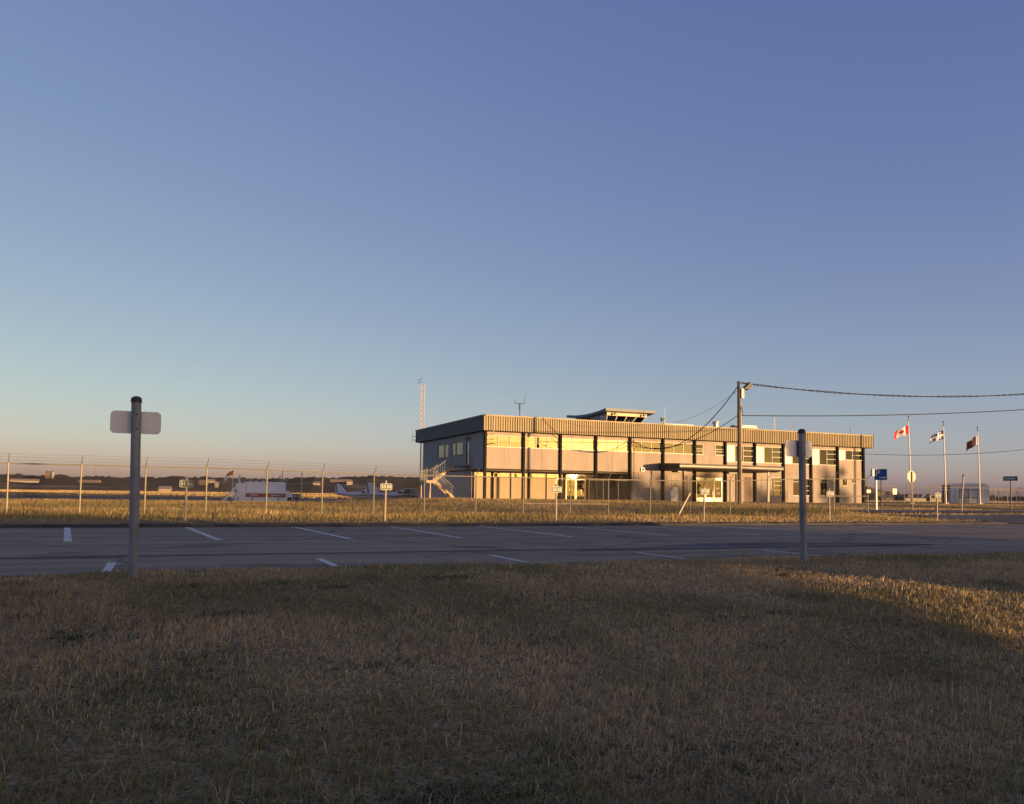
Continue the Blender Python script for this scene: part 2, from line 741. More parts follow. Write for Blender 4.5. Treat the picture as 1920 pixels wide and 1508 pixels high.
# ------------------------------------------------------------------ hills round the airfield
def px_dir(x):
    X = (x - 960) / 1530.0
    return math.atan2(X, 1.0) + YAW       # compass angle from +Y


ridge_px = [(-900, 885), (-500, 880), (-200, 884), (0, 888), (30, 889), (60, 891), (100, 891), (150, 894), (200, 893), (250, 895), (300, 895), (340, 893), (380, 896), (420, 894), (460, 897), (520, 897), (560, 896), (590, 894), (612, 897), (640, 896), (665, 893), (700, 892), (750, 894), (800, 896), (900, 902), (1000, 905), (1200, 908), (1400, 909), (1560, 912), (1630, 914), (1648, 919), (1670, 923), (1700, 928), (1750, 930), (1790, 930), (1850, 931), (1920, 931), (2200, 933), (2700, 935)]


def hills_object():
    RH = 1900.0
    ang, hh = [], []
    for x, y in ridge_px:
        hor = 927 + (x - 960) * 0.0128
        a = px_dir(x)
        zc = RH * math.cos(a - YAW)
        ang.append(a)
        hh.append((hor - y) / 1530.0 * zc + CAM_H)
    A = np.linspace(ang[0], ang[-1], 2600)
    H = np.interp(A, ang, hh)
    arc = A * RH
    H0 = H
    H = H + 2.4 * (fbm(arc, arc * 0, 26, 5) - 0.5) + 4.2 * (vnoise(arc, arc * 0, 6, 9) - 0.5) + 2.5 * (vnoise(arc, arc * 0, 14, 19) - 0.5)
    # radial profile: foot, lower slope, mid bench, ridge, back
    prof = [(0.46, -0.02, 0), (0.5, 0.1, .4), (0.56, 0.22, .7), (0.62, 0.33, .8), (0.7, 0.46, .8), (0.8, 0.62, .8), (0.9, 0.82, .7), (0.97, 0.95, .5), (1.0, 1.0, 0), (1.1, 0.6, 0), (1.3, -0.1, 0)]
    co = []
    for rr, f, nz in prof:
        r = RH * rr
        hz = H0 * f + (H - H0) * f ** 8 + nz * 4.0 * (fbm(arc * rr, arc * 0 + r, 40, 3) - 0.45) * (f > 0.05)
        if f < 0:
            hz = np.full_like(A, -1.5)
        co.append(np.stack([np.sin(A) * r, np.cos(A) * r, hz], -1))
    co = np.concatenate(co)
    n = len(A)
    q = []
    i = np.arange(n - 1)[None, :] + (np.arange(len(prof) - 1) * n)[:, None]
    q = np.stack([i, i + 1, i + 1 + n, i + n], -1).reshape(-1, 4)
    me = bpy.data.meshes.new('hills')
    me.from_pydata(co.tolist(), [], q.tolist())
    m, nt, p = principled('hill_woods')
    nn, l = nt.nodes, nt.links
    geo = nn.new('ShaderNodeNewGeometry')
    t = nn.new('ShaderNodeTexNoise')
    t.inputs['Scale'].default_value = 0.05
    t.inputs['Detail'].default_value = 8
    l.new(geo.outputs['Position'], t.inputs['Vector'])
    mp = nn.new('ShaderNodeMapping')
    mp.inputs['Scale'].default_value = (0.35, 0.35, 5.0)
    l.new(geo.outputs['Position'], mp.inputs[0])
    t2 = nn.new('ShaderNodeTexNoise')
    t2.inputs['Scale'].default_value = 0.02
    t2.inputs['Detail'].default_value = 5
    l.new(mp.outputs[0], t2.inputs['Vector'])
    r1 = nn.new('ShaderNodeValToRGB')
    e = r1.color_ramp.elements
    e[0].position, e[0].color = 0.35, (0.085, 0.068, 0.046, 1)
    e[1].position, e[1].color = 0.7, (0.17, 0.135, 0.09, 1)
    l.new(t.outputs[0], r1.inputs[0])
    r2 = nn.new('ShaderNodeValToRGB')
    e = r2.color_ramp.elements
    e[0].position, e[0].color = 0.6, (0, 0, 0, 1)
    e[1].position, e[1].color = 0.66, (1, 1, 1, 1)
    l.new(t2.outputs[0], r2.inputs[0])
    mx = nn.new('ShaderNodeMix')
    mx.data_type = 'RGBA'
    l.new(r2.outputs[0], mx.inputs[0])
    l.new(r1.outputs[0], mx.inputs[6])
    mx.inputs[7].default_value = (0.26, 0.20, 0.13, 1)
    l.new(mx.outputs[2], p.inputs['Base Color'])
    p.inputs['Roughness'].default_value = 1.0
    p.inputs['Specular IOR Level'].default_value = 0.0
    me.materials.append(m)
    o = bpy.data.objects.new('hills', me)
    C.objects.link(o)
    tag(o, kind='structure')


hills_object()

# ------------------------------------------------------------------ terminal building
GZ = 0.40
VF = 68.0
UC = [26.5 + 3.76 * k for k in range(13)]
panel_m = mat('wall_panel_pink_beige', (0.295, 0.245, 0.195), 0.75, var=0.16, scale=1.2, bump=0.05, bscale=25, stretch=(1, 1, 0.25))
lower_m = mat('lower_wall_beige', (0.285, 0.245, 0.205), 0.8, var=0.14, scale=1.5, bump=0.05, stretch=(1, 1, 0.3))
fascia_m = mat('fascia_tan_metal', (0.325, 0.268, 0.15), 0.6, var=0.2, scale=1.0, stretch=(2.5, 2.5, 0.2), spec=0.4)
fascia_end_m = fascia_m
column_m = mat('dark_column_paint', (0.016, 0.014, 0.011), 0.8, var=0.2, spec=0.1)
frame_m = mat('cream_window_frame', (0.50, 0.47, 0.38), 0.5, var=0.06)
white_m = mat('white_infill_panel', (0.72, 0.70, 0.60), 0.55, var=0.05)
blind_m = mat('cream_blind', (0.31, 0.26, 0.19), 0.85, var=0.10, scale=2)
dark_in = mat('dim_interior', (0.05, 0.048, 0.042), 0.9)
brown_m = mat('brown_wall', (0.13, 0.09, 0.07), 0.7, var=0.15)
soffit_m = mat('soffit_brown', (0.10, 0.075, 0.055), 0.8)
glass_m = glass_mat('window_glass', ior=1.9)
green_glass = glass_mat('tinted_glass', (0.30, 0.33, 0.27))
steel_m = mat('galvanised_steel', (0.42, 0.42, 0.40), 0.45, metal=0.5, var=0.15, scale=6)
grey_metal = mat('grey_painted_metal', (0.30, 0.30, 0.30), 0.5)
stair_m = mat('stair_cream_paint', (0.42, 0.31, 0.185), 0.6, var=0.12)
rail_m = mat('rail_grey', (0.38, 0.37, 0.34), 0.5, metal=0.3)
endwall_m = mat('end_wall_grey', (0.30, 0.29, 0.28), 0.8, var=0.1, scale=1.0, stretch=(1, 1, .3))
roof_m = mat('roof_gravel', (0.22, 0.21, 0.19), 0.95, bump=0.3, bscale=60)
black_m = mat('black_paint', (0.02, 0.02, 0.022), 0.5)

bld = thing('terminal_building', (26.5, VF, GZ), 'two storey airport terminal with ribbed tan fascia and dark columns behind the fence', 'building')


def wall_holes(name, axis, p0, p1, a0, a1, z0, z1, holes, material, parent):
    """wall slab between p0 and p1 (thickness) with rectangular openings"""
    As = sorted({a0, a1, *[h[0] for h in holes], *[h[1] for h in holes]})
    Zs = sorted({z0, z1, *[h[2] for h in holes], *[h[3] for h in holes]})
    m = MB()
    for i in range(len(As) - 1):
        run = None
        for j in range(len(Zs) - 1):
            ac, zc = (As[i] + As[i + 1]) / 2, (Zs[j] + Zs[j + 1]) / 2
            inside = any(h[0] < ac < h[1] and h[2] < zc < h[3] for h in holes)
            if not inside:
                run = (run[0], Zs[j + 1]) if run else (Zs[j], Zs[j + 1])
            if inside or j == len(Zs) - 2:
                if run:
                    if axis == 'y':
                        m.box(As[i], As[i + 1], p0, p1, run[0], run[1])
                    else:
                        m.box(p0, p1, As[i], As[i + 1], run[0], run[1])
                run = None
    return m.build(name, material, parent)


def window(a0, a1, z0, z1, plane, bars=(), rails=(), axis='y', sgn=1, glass=None, blind=0.0, fw=0.05, parent=None, name='window', frame=None, ledge=True, blind_mat=None):
    """framed window set in an opening; sgn is the inward direction along the axis"""
    def bx(m, a, b, d0, d1, c, d):
        q0, q1 = sorted((plane + sgn * d0, plane + sgn * d1))
        if axis == 'y':
            m.box(a, b, q0, q1, c, d)
        else:
            m.box(q0, q1, a, b, c, d)
    m = MB()
    bx(m, a0, a1, -0.03, 0.09, z0, z0 + fw)
    bx(m, a0, a1, -0.03, 0.09, z1 - fw, z1)
    bx(m, a0, a0 + fw, -0.03, 0.09, z0 + fw, z1 - fw)
    bx(m, a1 - fw, a1, -0.03, 0.09, z0 + fw, z1 - fw)
    for b in bars:
        bx(m, b - fw / 2, b + fw / 2, -0.025, 0.085, z0 + fw, z1 - fw)
    for (r0, r1, z) in rails:
        bx(m, r0, r1, -0.022, 0.08, z - fw / 2, z + fw / 2)
    if ledge:
        bx(m, a0 - 0.02, a1 + 0.02, -0.08, -0.03, z0 - 0.03, z0 + 0.03)
    w = m.build(name, frame or frame_m, parent)
    edges = [a0] + sorted(bars) + [a1]
    for i in range(len(edges) - 1):
        g = MB()
        e0, e1 = edges[i] + fw / 2, edges[i + 1] - fw / 2
        bx(g, e0, e1, 0.022, 0.028, z0 + fw * .6, z1 - fw * .6)
        g.build('pane', glass or glass_m, w)
        if blind > 0:
            drop = blind if i != 1 else max(0.25, blind - random.uniform(0.0, 0.35))
            q = MB()
            zt = z1 - fw
            bx(q, e0, e1, 0.12, 0.13, zt - (z1 - z0 - 2 * fw) * min(drop, 1.0), zt)
            q.build('blind', blind_mat or blind_m, w)
    return w


# --- core of the building: dark plates stand in for unlit rooms behind the glass, closed outer skin
MB().box(26.75, 71.35, 69.1, 69.2, 3.45, 6.55).build('dark_room_plate', dark_in, bld)
MB().box(41.75, 71.35, 69.1, 69.2, GZ, 3.05).build('dark_room_plate', dark_in, bld)
MB().box(26.6, 71.5, 68.3, 86.5, 3.14, 3.40).build('floor_slab', soffit_m, bld)
MB().box(26.6, 71.5, 68.1, 86.5, 6.60, 6.72).build('roof_slab', roof_m, bld)
MB().box(26.3, 72.5, 67.7, 88.4, 7.72, 7.80).build('roof', roof_m, bld)
MB().box(26.6, 71.5, 86.5, 86.62, GZ, 6.6).build('back_wall', lower_m, bld)
MB().box(71.48, 71.6, 68.05, 86.5, GZ - .2, 6.6).build('side_wall', lower_m, bld)
MB().box(26.35, 72.45, 67.62, 88.4, 6.54, 6.59).build('eave_soffit', soffit_m, bld)
MB().box(26.3, 71.7, 67.9, 86.8, GZ - 0.9, GZ - 0.02).build('foundation', mat('concrete', (0.33, 0.31, 0.28), 0.9, bump=.1), bld)

# --- fascia: ribbed sheet in segments
def fascia_front(u0, u1, vf):
    m = MB()
    pts = []
    pitch = 0.235
    n = int(round((u1 - u0) / pitch))
    pitch = (u1 - u0) / n
    for i in range(n):
        a = u0 + i * pitch
        pts += [(a, vf), (a + pitch * 0.40, vf), (a + pitch * 0.46, vf + 0.10), (a + pitch * 0.88, vf + 0.10)]
    pts.append((u1, vf))
    z0, z1 = 6.58, 7.86
    b = len(m.v)
    for (x, y) in pts:
        m.v += [(x, y, z0), (x, y, z1)]
    for i in range(len(pts) - 1):
        m.f.append((b + 2 * i, b + 2 * i + 2, b + 2 * i + 3, b + 2 * i + 1))
        m.mi.append(0)
    return m


for (a, b_) in ((26.16, 45.66), (45.70, 57.1), (57.14, 72.64)):
    o = fascia_front(a, b_, 67.40).build('fascia_panel', fascia_m, bld)
    MB().box(a, b_, 67.36, 67.62, 7.86, 7.98).build('fascia_cap', fascia_m, o)
    MB().box(a, b_, 67.50, 67.62, 6.52, 6.578).build('fascia_trim', column_m, o)


def fascia_side(u, sgn, v0, v1):
    m = MB()
    pitch = 0.235
    n = int(round((v1 - v0) / pitch))
    pitch = (v1 - v0) / n
    pts = []
    for i in range(n):
        a = v0 + i * pitch
        pts += [(u, a), (u, a + pitch * .3), (u - sgn * 0.07, a + pitch * .42), (u - sgn * 0.07, a + pitch * .86)]
    pts.append((u, v1))
    for (x, y) in pts:
        m.v += [(x, y, 6.58), (x, y, 7.86)]
    for i in range(len(pts) - 1):
        m.f.append((2 * i, 2 * i + 2, 2 * i + 3, 2 * i + 1))
        m.mi.append(0)
    return m


shaded_fascia = mat('shaded_end_fascia', (0.16, 0.17, 0.17), 0.6, var=0.12)  # darker copy of the front fascia; the end's shade is in the colour
o = fascia_side(26.14, -1, 67.44, 88.6).build('fascia_panel', shaded_fascia, bld)
MB().box(26.10, 26.3, 67.36, 88.6, 7.865, 7.985).build('fascia_cap', shaded_fascia, o)
o = fascia_side(72.66, 1, 67.44, 88.6).build('fascia_panel', shaded_fascia, bld)
MB().box(72.5, 72.70, 67.36, 88.6, 7.865, 7.985).build('fascia_cap', shaded_fascia, o)
MB().box(26.14, 72.66, 88.5, 88.62, 6.58, 7.98).build('fascia_panel', shaded_fascia, bld)

# --- columns
for k, u in enumerate(UC):
    w = 0.11
    c = MB().box(u - w, u + w, 67.78, 68.08, GZ - 0.15, 6.52).build('column', column_m, bld, bevel=0.012)
    MB().box(u + w - .03, u + w + 0.035, 67.9, 67.98, 3.2, 6.5).build('lit_edge_strip', panel_m, c)  # pale strip stands in for the column's sunlit right edge
d = MB().tube((41.80, 67.62, 0.5), (41.80, 67.62, 6.52), 0.05, n=8).build('downpipe', panel_m, bld)
MB().tube((41.80, 67.62, 2.95), (41.80, 67.62, 3.15), 0.075, n=8).build('bracket', panel_m, d)

# --- upper storey, bay by bay
for k in range(12):
    a, b = UC[k] + 0.13, UC[k + 1] - 0.13
    mid = (a + b) / 2
    win0 = 5.15 if k <= 6 or k == 11 else 4.52
    for (p, q) in ((a, mid - .006), (mid + .006, b)):
        if k == 3 and p != a:
            pass
        MB().box(p, q, 68.0, 68.12, 3.16, win0 - 0.03).build('wall_panel', panel_m, bld, bevel=0.006)
    MB().box(a, b, 68.0, 68.12, 6.22, 6.59).build('lintel_panel', panel_m, bld)
    MB().box(a, b, 67.985, 67.998, 3.10, 3.20).build('sill_band', column_m if k < 4 else panel_m, bld)
    if k <= 5:
        t = (b - a) / 3
        r = [(a + t, a + 2 * t, 5.62)] if k in (2, 3) else []
        window(a, b, 5.15, 6.22, 68.02, bars=(a + t, a + 2 * t), rails=r, parent=bld, glass=(glass_mat('glare_glass', (.6, .6, .55), 3.6) if k in (2, 3) else None), blind_mat=(white_m if k in (2, 3) else None), blind=(1.0 if k in (1, 4, 5) else (0.55 if k == 0 else 0.8)))  # whiter blinds and stronger mirror glass in two bays imitate the sun glare
    elif k == 6:
        window(a, a + 0.95, 5.15, 6.22, 68.02, rails=[(a, a + .95, 5.5), (a, a + .95, 5.72)], parent=bld, glass=green_glass, blind=0.0)
        MB().box(a + 0.96, a + 2.44, 68.03, 68.12, 5.12, 6.22).build('wall_panel', lower_m, bld)
        window(a + 2.45, b, 5.15, 6.22, 68.02, rails=[(a + 2.45, b, 5.5), (a + 2.45, b, 5.75)], parent=bld, glass=green_glass)
    elif k <= 10:
        p1, p2 = a + 1.14, a + 2.2
        MB().box(a, p1, 68.03, 68.12, 4.49, 6.22).build('infill_panel', white_m, bld)
        window(p1, b, 4.52, 6.22, 68.02, bars=(p2,), rails=[(p2, b, 5.15), (p2, b, 5.72)], parent=bld, glass=green_glass)
    else:
        p1, p2 = a + 1.1, a + 2.1
        MB().box(a, p1, 68.03, 68.12, 5.12, 6.22).build('infill_panel', white_m, bld)
        window(p1, b, 5.15, 6.22, 68.02, bars=(p2,), rails=[(p2, b, 5.7)], parent=bld, glass=green_glass)

# --- ground floor, recessed arcade (bays 0-3)
VR = 71.2
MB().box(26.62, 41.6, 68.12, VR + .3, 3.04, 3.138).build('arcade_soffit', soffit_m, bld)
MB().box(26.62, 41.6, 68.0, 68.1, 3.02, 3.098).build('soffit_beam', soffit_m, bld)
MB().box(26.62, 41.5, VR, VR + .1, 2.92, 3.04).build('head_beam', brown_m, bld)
pu = 26.62
edges = [26.62 + 1.87 * i for i in range(5)] + [35.2]
for i in range(len(edges) - 1):
    a, b = edges[i], edges[i + 1]
    MB().box(a + 0.13, b - .004, VR + 0.02, VR + .12, GZ, 2.5).build('arcade_panel', mat('arcade_panel_tan', (0.35, 0.275, 0.175), 0.75, var=.1, stretch=(1, 1, .2)), bld, bevel=0.005)
    window(a + 0.13, b, 2.52, 2.91, VR + .03, parent=bld, blind=1.0, fw=0.035, name='transom_window', ledge=False)
    MB().box(a, a + 0.125, VR - 0.02, VR + .14, GZ, 2.92).build('arcade_post', column_m, bld)
# glazed sliding doors
for (a, b) in ((35.2, 36.25), (36.3, 37.35), (37.4, 38.45)):
    w = window(a, b, GZ, 2.46, VR + .03, parent=bld, glass=glass_mat('door_glass', ior=1.45), fw=0.07, name='glass_door', frame=mat('bronze_frame', (.30, .24, .15), .4, metal=.4), ledge=False)
    window(a, b, 2.52, 2.91, VR + .03, parent=bld, blind=1.0, fw=0.035, name='transom_window', ledge=False)
MB().box(36.62, 36.7, VR - 0.02, VR + 0.0, 1.35, 1.5).build('door_notice', white_m, bld)
MB().box(37.9, 38.02, VR - 0.02, VR + 0.0, 1.0, 1.45).build('door_notice', white_m, bld)
MB().box(35.0, 38.6, VR + .7, VR + .8, GZ, 3.0).build('dark_room_plate', dark_in, bld)
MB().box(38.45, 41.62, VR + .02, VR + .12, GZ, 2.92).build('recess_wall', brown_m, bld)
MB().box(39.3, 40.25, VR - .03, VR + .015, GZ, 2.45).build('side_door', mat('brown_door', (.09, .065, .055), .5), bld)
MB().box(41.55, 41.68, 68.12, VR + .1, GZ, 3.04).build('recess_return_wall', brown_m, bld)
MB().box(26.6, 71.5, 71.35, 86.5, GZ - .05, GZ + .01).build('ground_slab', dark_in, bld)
MB().box(26.55, 41.6, 67.85, VR, GZ - .12, GZ + .012).build('arcade_paving', mat('paving', (.30, .27, .24), .9), bld)

# --- ground floor, flush part (bays 4-11)
holes = [(49.3, 52.5, GZ, 2.85), (58.8, 60.15, 1.13, 3.02), (61.65, 64.0, 1.15, 3.04), (65.4, 66.5, 1.17, 3.08), (68.6, 69.35, 2.27, 3.08), (69.95, 70.62, 2.57, 3.08)]
wall_holes('ground_floor_wall', 'y', 68.02, 68.14, 41.7, 71.5, GZ - .02, 3.12, holes, lower_m, bld)
for k, (a, b, z0, z1) in enumerate(holes[1:]):
    if k == 0:
        window(a, b, z0, z1, 68.03, bars=(a + .35,), rails=[(a + .35, b, 1.7), (a + .35, b, 2.2), (a + .35, b, 2.65)], parent=bld, glass=green_glass)
    elif k == 1:
        window(a, b, z0, z1, 68.03, bars=(a + 1.1,), rails=[(a, a + 1.1, 2.62), (a + 1.1, b, 1.7), (a + 1.1, b, 2.2)], parent=bld, glass=green_glass)
    elif k == 2:
        window(a, b, z0, z1, 68.03, rails=[(a, b, 2.65)], parent=bld, glass=green_glass)
    else:
        window(a, b, z0, z1, 68.03, parent=bld, glass=glass_m, blind=1.0)
# vertical battens that divide the ground-floor wall
for u in (42.6, 43.9, 46.4, 47.6, 48.7, 53.6, 54.35, 55.2, 57.6, 61.0, 64.6, 67.2):
    MB().box(u - .035, u + .035, 67.985, 68.018, GZ, 3.08).build('batten', mat('batten_beige', (.42, .34, .27), .7), bld)
for (u0, u1) in ((47.6, 48.3), (54.4, 54.95), (48.72, 49.25), (55.25, 56.2)):
    MB().box(u0, u1, 67.99, 68.016, GZ, 3.0).build('brown_strip_panel', brown_m, bld)

# --- entrance doors
dm = mat('door_aluminium', (0.70, 0.66, 0.50), 0.35, metal=0.2)
for (a, b) in ((49.32, 50.36), (50.42, 51.42), (51.48, 52.48)):
    dr = window(a, b, GZ, 2.83, 68.04, parent=bld, glass=green_glass, fw=0.09, name='entrance_door', frame=dm, rails=[(a, b, 2.55)], ledge=False)
    MB().box(a + .09, b - .09, 68.045, 68.06, GZ + .09, GZ + 0.42).build('kick_plate', dm, dr)
    MB().box(a + .09, b - .09, 68.045, 68.062, 2.60, 2.74).build('door_head', dm, dr)
    MB().tube((b - .16, 68.0, 1.2), (b - .16, 68.0, 1.6), 0.02, n=6).build('handle', steel_m, dr)
    if a < 51.45:
        MB().box(a + .35, a + .6, 68.052, 68.058, 1.5, 1.85).build('notice', white_m, dr)
    else:
        MB().box(a + .25, a + .6, 68.052, 68.058, 1.7, 1.85).build('notice', white_m, dr)
        MB().box(a + .4, a + .75, 68.052, 68.058, 1.15, 1.35).build('notice', white_m, dr)

# --- canopy over the entrance
cu0, cu1, cv0 = 44.9, 57.3, 64.5
can = MB()
can.prism([(cv0, 3.62), (cv0, 4.04), (67.98, 4.16), (67.98, 3.46), (cv0 + 0.9, 3.46)], 'x', cu0, cu1)
canopy = can.build('canopy', mat('canopy_dark', (.05, .042, .036), .6), bld)
MB().box(cu0 - .02, cu1 + .02, cv0 - .03, cv0 - .003, 3.74, 3.86).build('canopy_trim', mat('canopy_trim', (.15, .13, .11), .45, metal=.4), canopy)
for u in (45.6, 50.6, 55.8):
    MB().box(u - .06, u + .06, 64.9, 65.02, GZ - .1, 3.458).build('canopy_post', frame_m if u > 55 else column_m, canopy)
MB().box(cu0, cu1, 63.9, 67.9, GZ - .3, GZ - .0).build('entrance_step', mat('paving', (.3, .27, .24), .9), bld)
for u in (47.2, 53.4):
    MB().box(u - .5, u + .5, 67.4, 67.9, 3.30, 3.455).build('canopy_lamp', grey_metal, canopy)
lb = MB().box(42.75, 43.2, 67.86, 67.98, 3.28, 3.68).build('wall_lamp', white_m, bld, bevel=.03)
MB().box(42.88, 43.08, 67.845, 67.858, 3.36, 3.6).build('lamp_glass', dark_in, lb)

# --- end wall with door, windows and slits
eholes = [(73.86, 77.14, 4.63, 5.92), (78.1, 81.6, 4.55, 5.92), (71.95, 72.9, 3.55, 5.95), (69.35, 69.55, 5.42, 6.42), (70.55, 70.75, 5.42, 6.42)]
wall_holes('end_wall', 'x', 26.5, 26.62, 68.09, 86.6, 3.14, 6.59, eholes, endwall_m, bld)
MB().box(26.52, 26.62, VR + .12, 86.6, GZ - .02, 3.138).build('end_wall', mat('end_wall_lower', (.36, .32, .31), .8, var=.1), bld)
MB().box(26.46, 26.51, 68.1, 86.6, 3.06, 3.16).build('wall_band', column_m, bld)
win_dark = mat('dark_window_frame', (.10, .10, .11), .5)
window(73.86, 77.14, 4.63, 5.92, 26.53, bars=(75.9,), axis='x', parent=bld, glass=glass_m, blind=.85, frame=win_dark)
window(78.1, 81.6, 4.55, 5.92, 26.53, bars=(79.4,), axis='x', parent=bld, glass=glass_m, blind=.8, frame=win_dark)
w = window(71.95, 72.9, 3.55, 5.95, 26.53, axis='x', parent=bld, glass=glass_m, fw=.1, name='upper_door', frame=mat('navy_door', (.035, .04, .06), .5), ledge=False)
MB().box(26.56, 26.6, 72.05, 72.8, 3.65, 4.7).build('door_leaf', mat('navy_door', (.035, .04, .06), .5), w)
for (a, b) in ((69.35, 69.55), (70.55, 70.75)):
    window(a, b, 5.42, 6.42, 26.53, axis='x', parent=bld, blind=1.0, fw=.03, ledge=False, name='slit_window')
MB().box(27.3, 27.36, 68.3, 86.4, 3.45, 6.5).build('dark_room_plate', dark_in, bld)
MB().box(26.2, 26.5, 71.75, 73.1, 6.1, 6.2).build('door_hood', shaded_fascia, bld)

# --- outside stair to the upper door
def rail(m, p, q, h=1.0, n=5):
    p, q = Vector(p), Vector(q)
    m.tube(p + Vector((0, 0, h)), q + Vector((0, 0, h)), .025, n=6)
    m.tube(p + Vector((0, 0, h * .12)), q + Vector((0, 0, h * .12)), .014, n=5)
    for i in range(n + 1):
        s = p.lerp(q, i / n)
        m.tube(s, s + Vector((0, 0, h)), .022 if i in (0, n) else .012, n=5)
    return m


VA, VB, VC = 71.0, 72.0, 73.0
stair = MB()
stair.prism([(24.95, 3.48), (24.95, 3.25), (23.05, 1.84), (23.05, 2.07)], 'y', VB + .02, VB + .08)
stair.prism([(24.95, 3.48), (24.95, 3.25), (23.05, 1.84), (23.05, 2.07)], 'y', VC - .08, VC - .02)
st = stair.build('staircase', stair_m, bld)
m = MB()
m.prism([(23.0, 2.02), (23.0, 1.80), (24.75, GZ - .02), (24.75, GZ + .2)], 'y', VA + .02, VA + .08)
m.prism([(23.0, 2.02), (23.0, 1.80), (24.75, GZ - .02), (24.75, GZ + .2)], 'y', VB - .08, VB - .02)
m.build('lower_stringer', stair_m, st)
MB().box(22.05, 23.04, VA, VC, 1.86, 2.08).build('mid_landing', stair_m, st)
MB().box(24.97, 26.45, VB - .3, VC + .1, 3.36, 3.52).build('top_landing', shaded_fascia, st)
for i in range(8):
    t = (i + .5) / 8
    MB().box(23.05 + 1.9 * t - .13, 23.05 + 1.9 * t + .13, VB + .09, VC - .09, 2.06 + 1.42 * t - .02, 2.06 + 1.42 * t + .02).build('tread', stair_m, st)
    MB().box(23.0 + 1.75 * t - .13, 23.0 + 1.75 * t + .13, VA + .09, VB - .09, 2.02 - 1.6 * t - .02, 2.02 - 1.6 * t + .02).build('tread', stair_m, st)
for (x, y) in ((22.45, VA + .1), (22.15, VC - .1), (22.95, VC - .1)):
    MB().box(x - .045, x + .045, y - .045, y + .045, GZ - .4, 1.86).build('leg', stair_m, st)
rail(MB(), (23.05, VB + .05, 2.1), (24.95, VB + .05, 3.5), 1.0, 9).build('handrail', rail_m, st)
rail(MB(), (23.05, VC - .05, 2.1), (24.95, VC - .05, 3.5), 1.0, 9).build('handrail', rail_m, st)
rail(MB(), (24.97, VB - .28, 3.52), (26.4, VB - .28, 3.52), 1.05, 9).build('handrail', rail_m, st)
rail(MB(), (22.08, VA + .02, 2.08), (22.08, VC - .02, 2.08), 1.0, 8).build('handrail', rail_m, st)
rail(MB(), (22.1, VC - .04, 2.08), (23.04, VC - .04, 2.08), 1.0, 6).build('handrail', rail_m, st)
rail(MB(), (23.0, VA + .05, 2.0), (24.75, VA + .05, GZ + .1), 0.95, 8).build('handrail', rail_m, st)
rail(MB(), (23.0, VB - .05, 2.0), (24.75, VB - .05, GZ + .1), 0.95, 8).build('handrail', rail_m, st)

# --- control cab on the roof
cab = MB()
t0, t1, tv0, tv1 = 40.95, 45.65, 71.4, 78.2
b0, b1, bv0, bv1 = 41.15, 44.95, 72.0, 77.8
cab.box(b0, b1, bv0, bv1, 7.75, 8.12)
cab_o = cab.build('control_cab', mat('cab_wall_tan', (.62, .50, .33), .6, var=.1), bld)
# upper band
MB().box(t0, t1, tv0, tv0 + .12, 8.98, 9.38).box(t0, t0 + .12, tv0 + .12, tv1, 8.98, 9.38).box(t1 - .12, t1, tv0 + .12, tv1, 8.98, 9.38).box(t0 + .12, t1 - .12, tv1 - .12, tv1, 8.98, 9.38).build('cab_band', mat('cab_wall_tan', (.62, .50, .33), .6), cab_o)


def slant(p_low, p_up, w, axis):
    m = MB()
    a, b = Vector(p_low), Vector(p_up)
    m.tube(a, b, w, w, 4)
    return m


for i in range(5):
    t = i / 4
    slant((b0 + (b1 - b0) * t, bv0, 8.1), (t0 + .06 + (t1 - t0 - .12) * t, tv0 + .06, 9.0), .06, 'x').build('mullion', frame_m, cab_o)
    if i < 4:
        t2 = (i + 1) / 4
        MB().poly([(b0 + (b1 - b0) * t, bv0 + .03, 8.12), (b0 + (b1 - b0) * t2, bv0 + .03, 8.12), (t0 + (t1 - t0) * t2, tv0 + .09, 8.98), (t0 + (t1 - t0) * t, tv0 + .09, 8.98)]).build('pane', green_glass, cab_o)
for (ub, ut, s) in ((b0, t0, 1), (b1, t1, -1)):
    for i in range(5):
        t = i / 4
        if i > 0:
            slant((ub, bv0 + (bv1 - bv0) * t, 8.1), (ut + s * .06, tv0 + (tv1 - tv0) * t, 9.0), .055, 'y').build('mullion', frame_m, cab_o)
        if i < 4:
            t2 = (i + 1) / 4
            MB().poly([(ub + s * .03, bv0 + (bv1 - bv0) * t, 8.12), (ub + s * .03, bv0 + (bv1 - bv0) * t2, 8.12), (ut + s * .09, tv0 + (tv1 - tv0) * t2, 8.98), (ut + s * .09, tv0 + (tv1 - tv0) * t, 8.98)]).build('pane', green_glass, cab_o)
MB().box(b0 + .6, b1 - .5, bv1 - .3, bv1 - .2, 8.12, 8.95).build('cab_back_wall', brown_m, cab_o)
MB().box(b0 + .8, b1 - .9, 73.6, 74.2, 8.12, 8.45).build('console', brown_m, cab_o)
rm = MB()
N = 14
rows = []
for j in range(N + 1):
    t = j / N
    v = 70.75 + (79.3 - 70.75) * t
    z = 9.36 - 0.28 * math.sin(math.pi * min(1, t * 1.0)) ** 0.8 * (1 if 0 < t < 1 else 0)
    rows.append([(40.45, v, z), (46.25, v, z), (46.25, v, z + .27), (40.45, v, z + .27)])
rm.rings(rows)
rm.build('cab_roof', mat('cab_roof_slate', (.10, .115, .125), .5), cab_o)
for u in (41.7, 45.1):
    MB().tube((u, 71.2, 9.12), (u, 70.95, 9.12), .09, .12, n=10).tube((u, 71.2, 9.12), (u, 71.2, 9.36), .03, n=6).build('flood_lamp', black_m, cab_o)

# --- things standing on the roof (own objects)
def roof_thing(name, m, material, label, cat, group=None, parts=()):
    o = m.build(name, material)
    tag(o, label, cat, group)
    return o


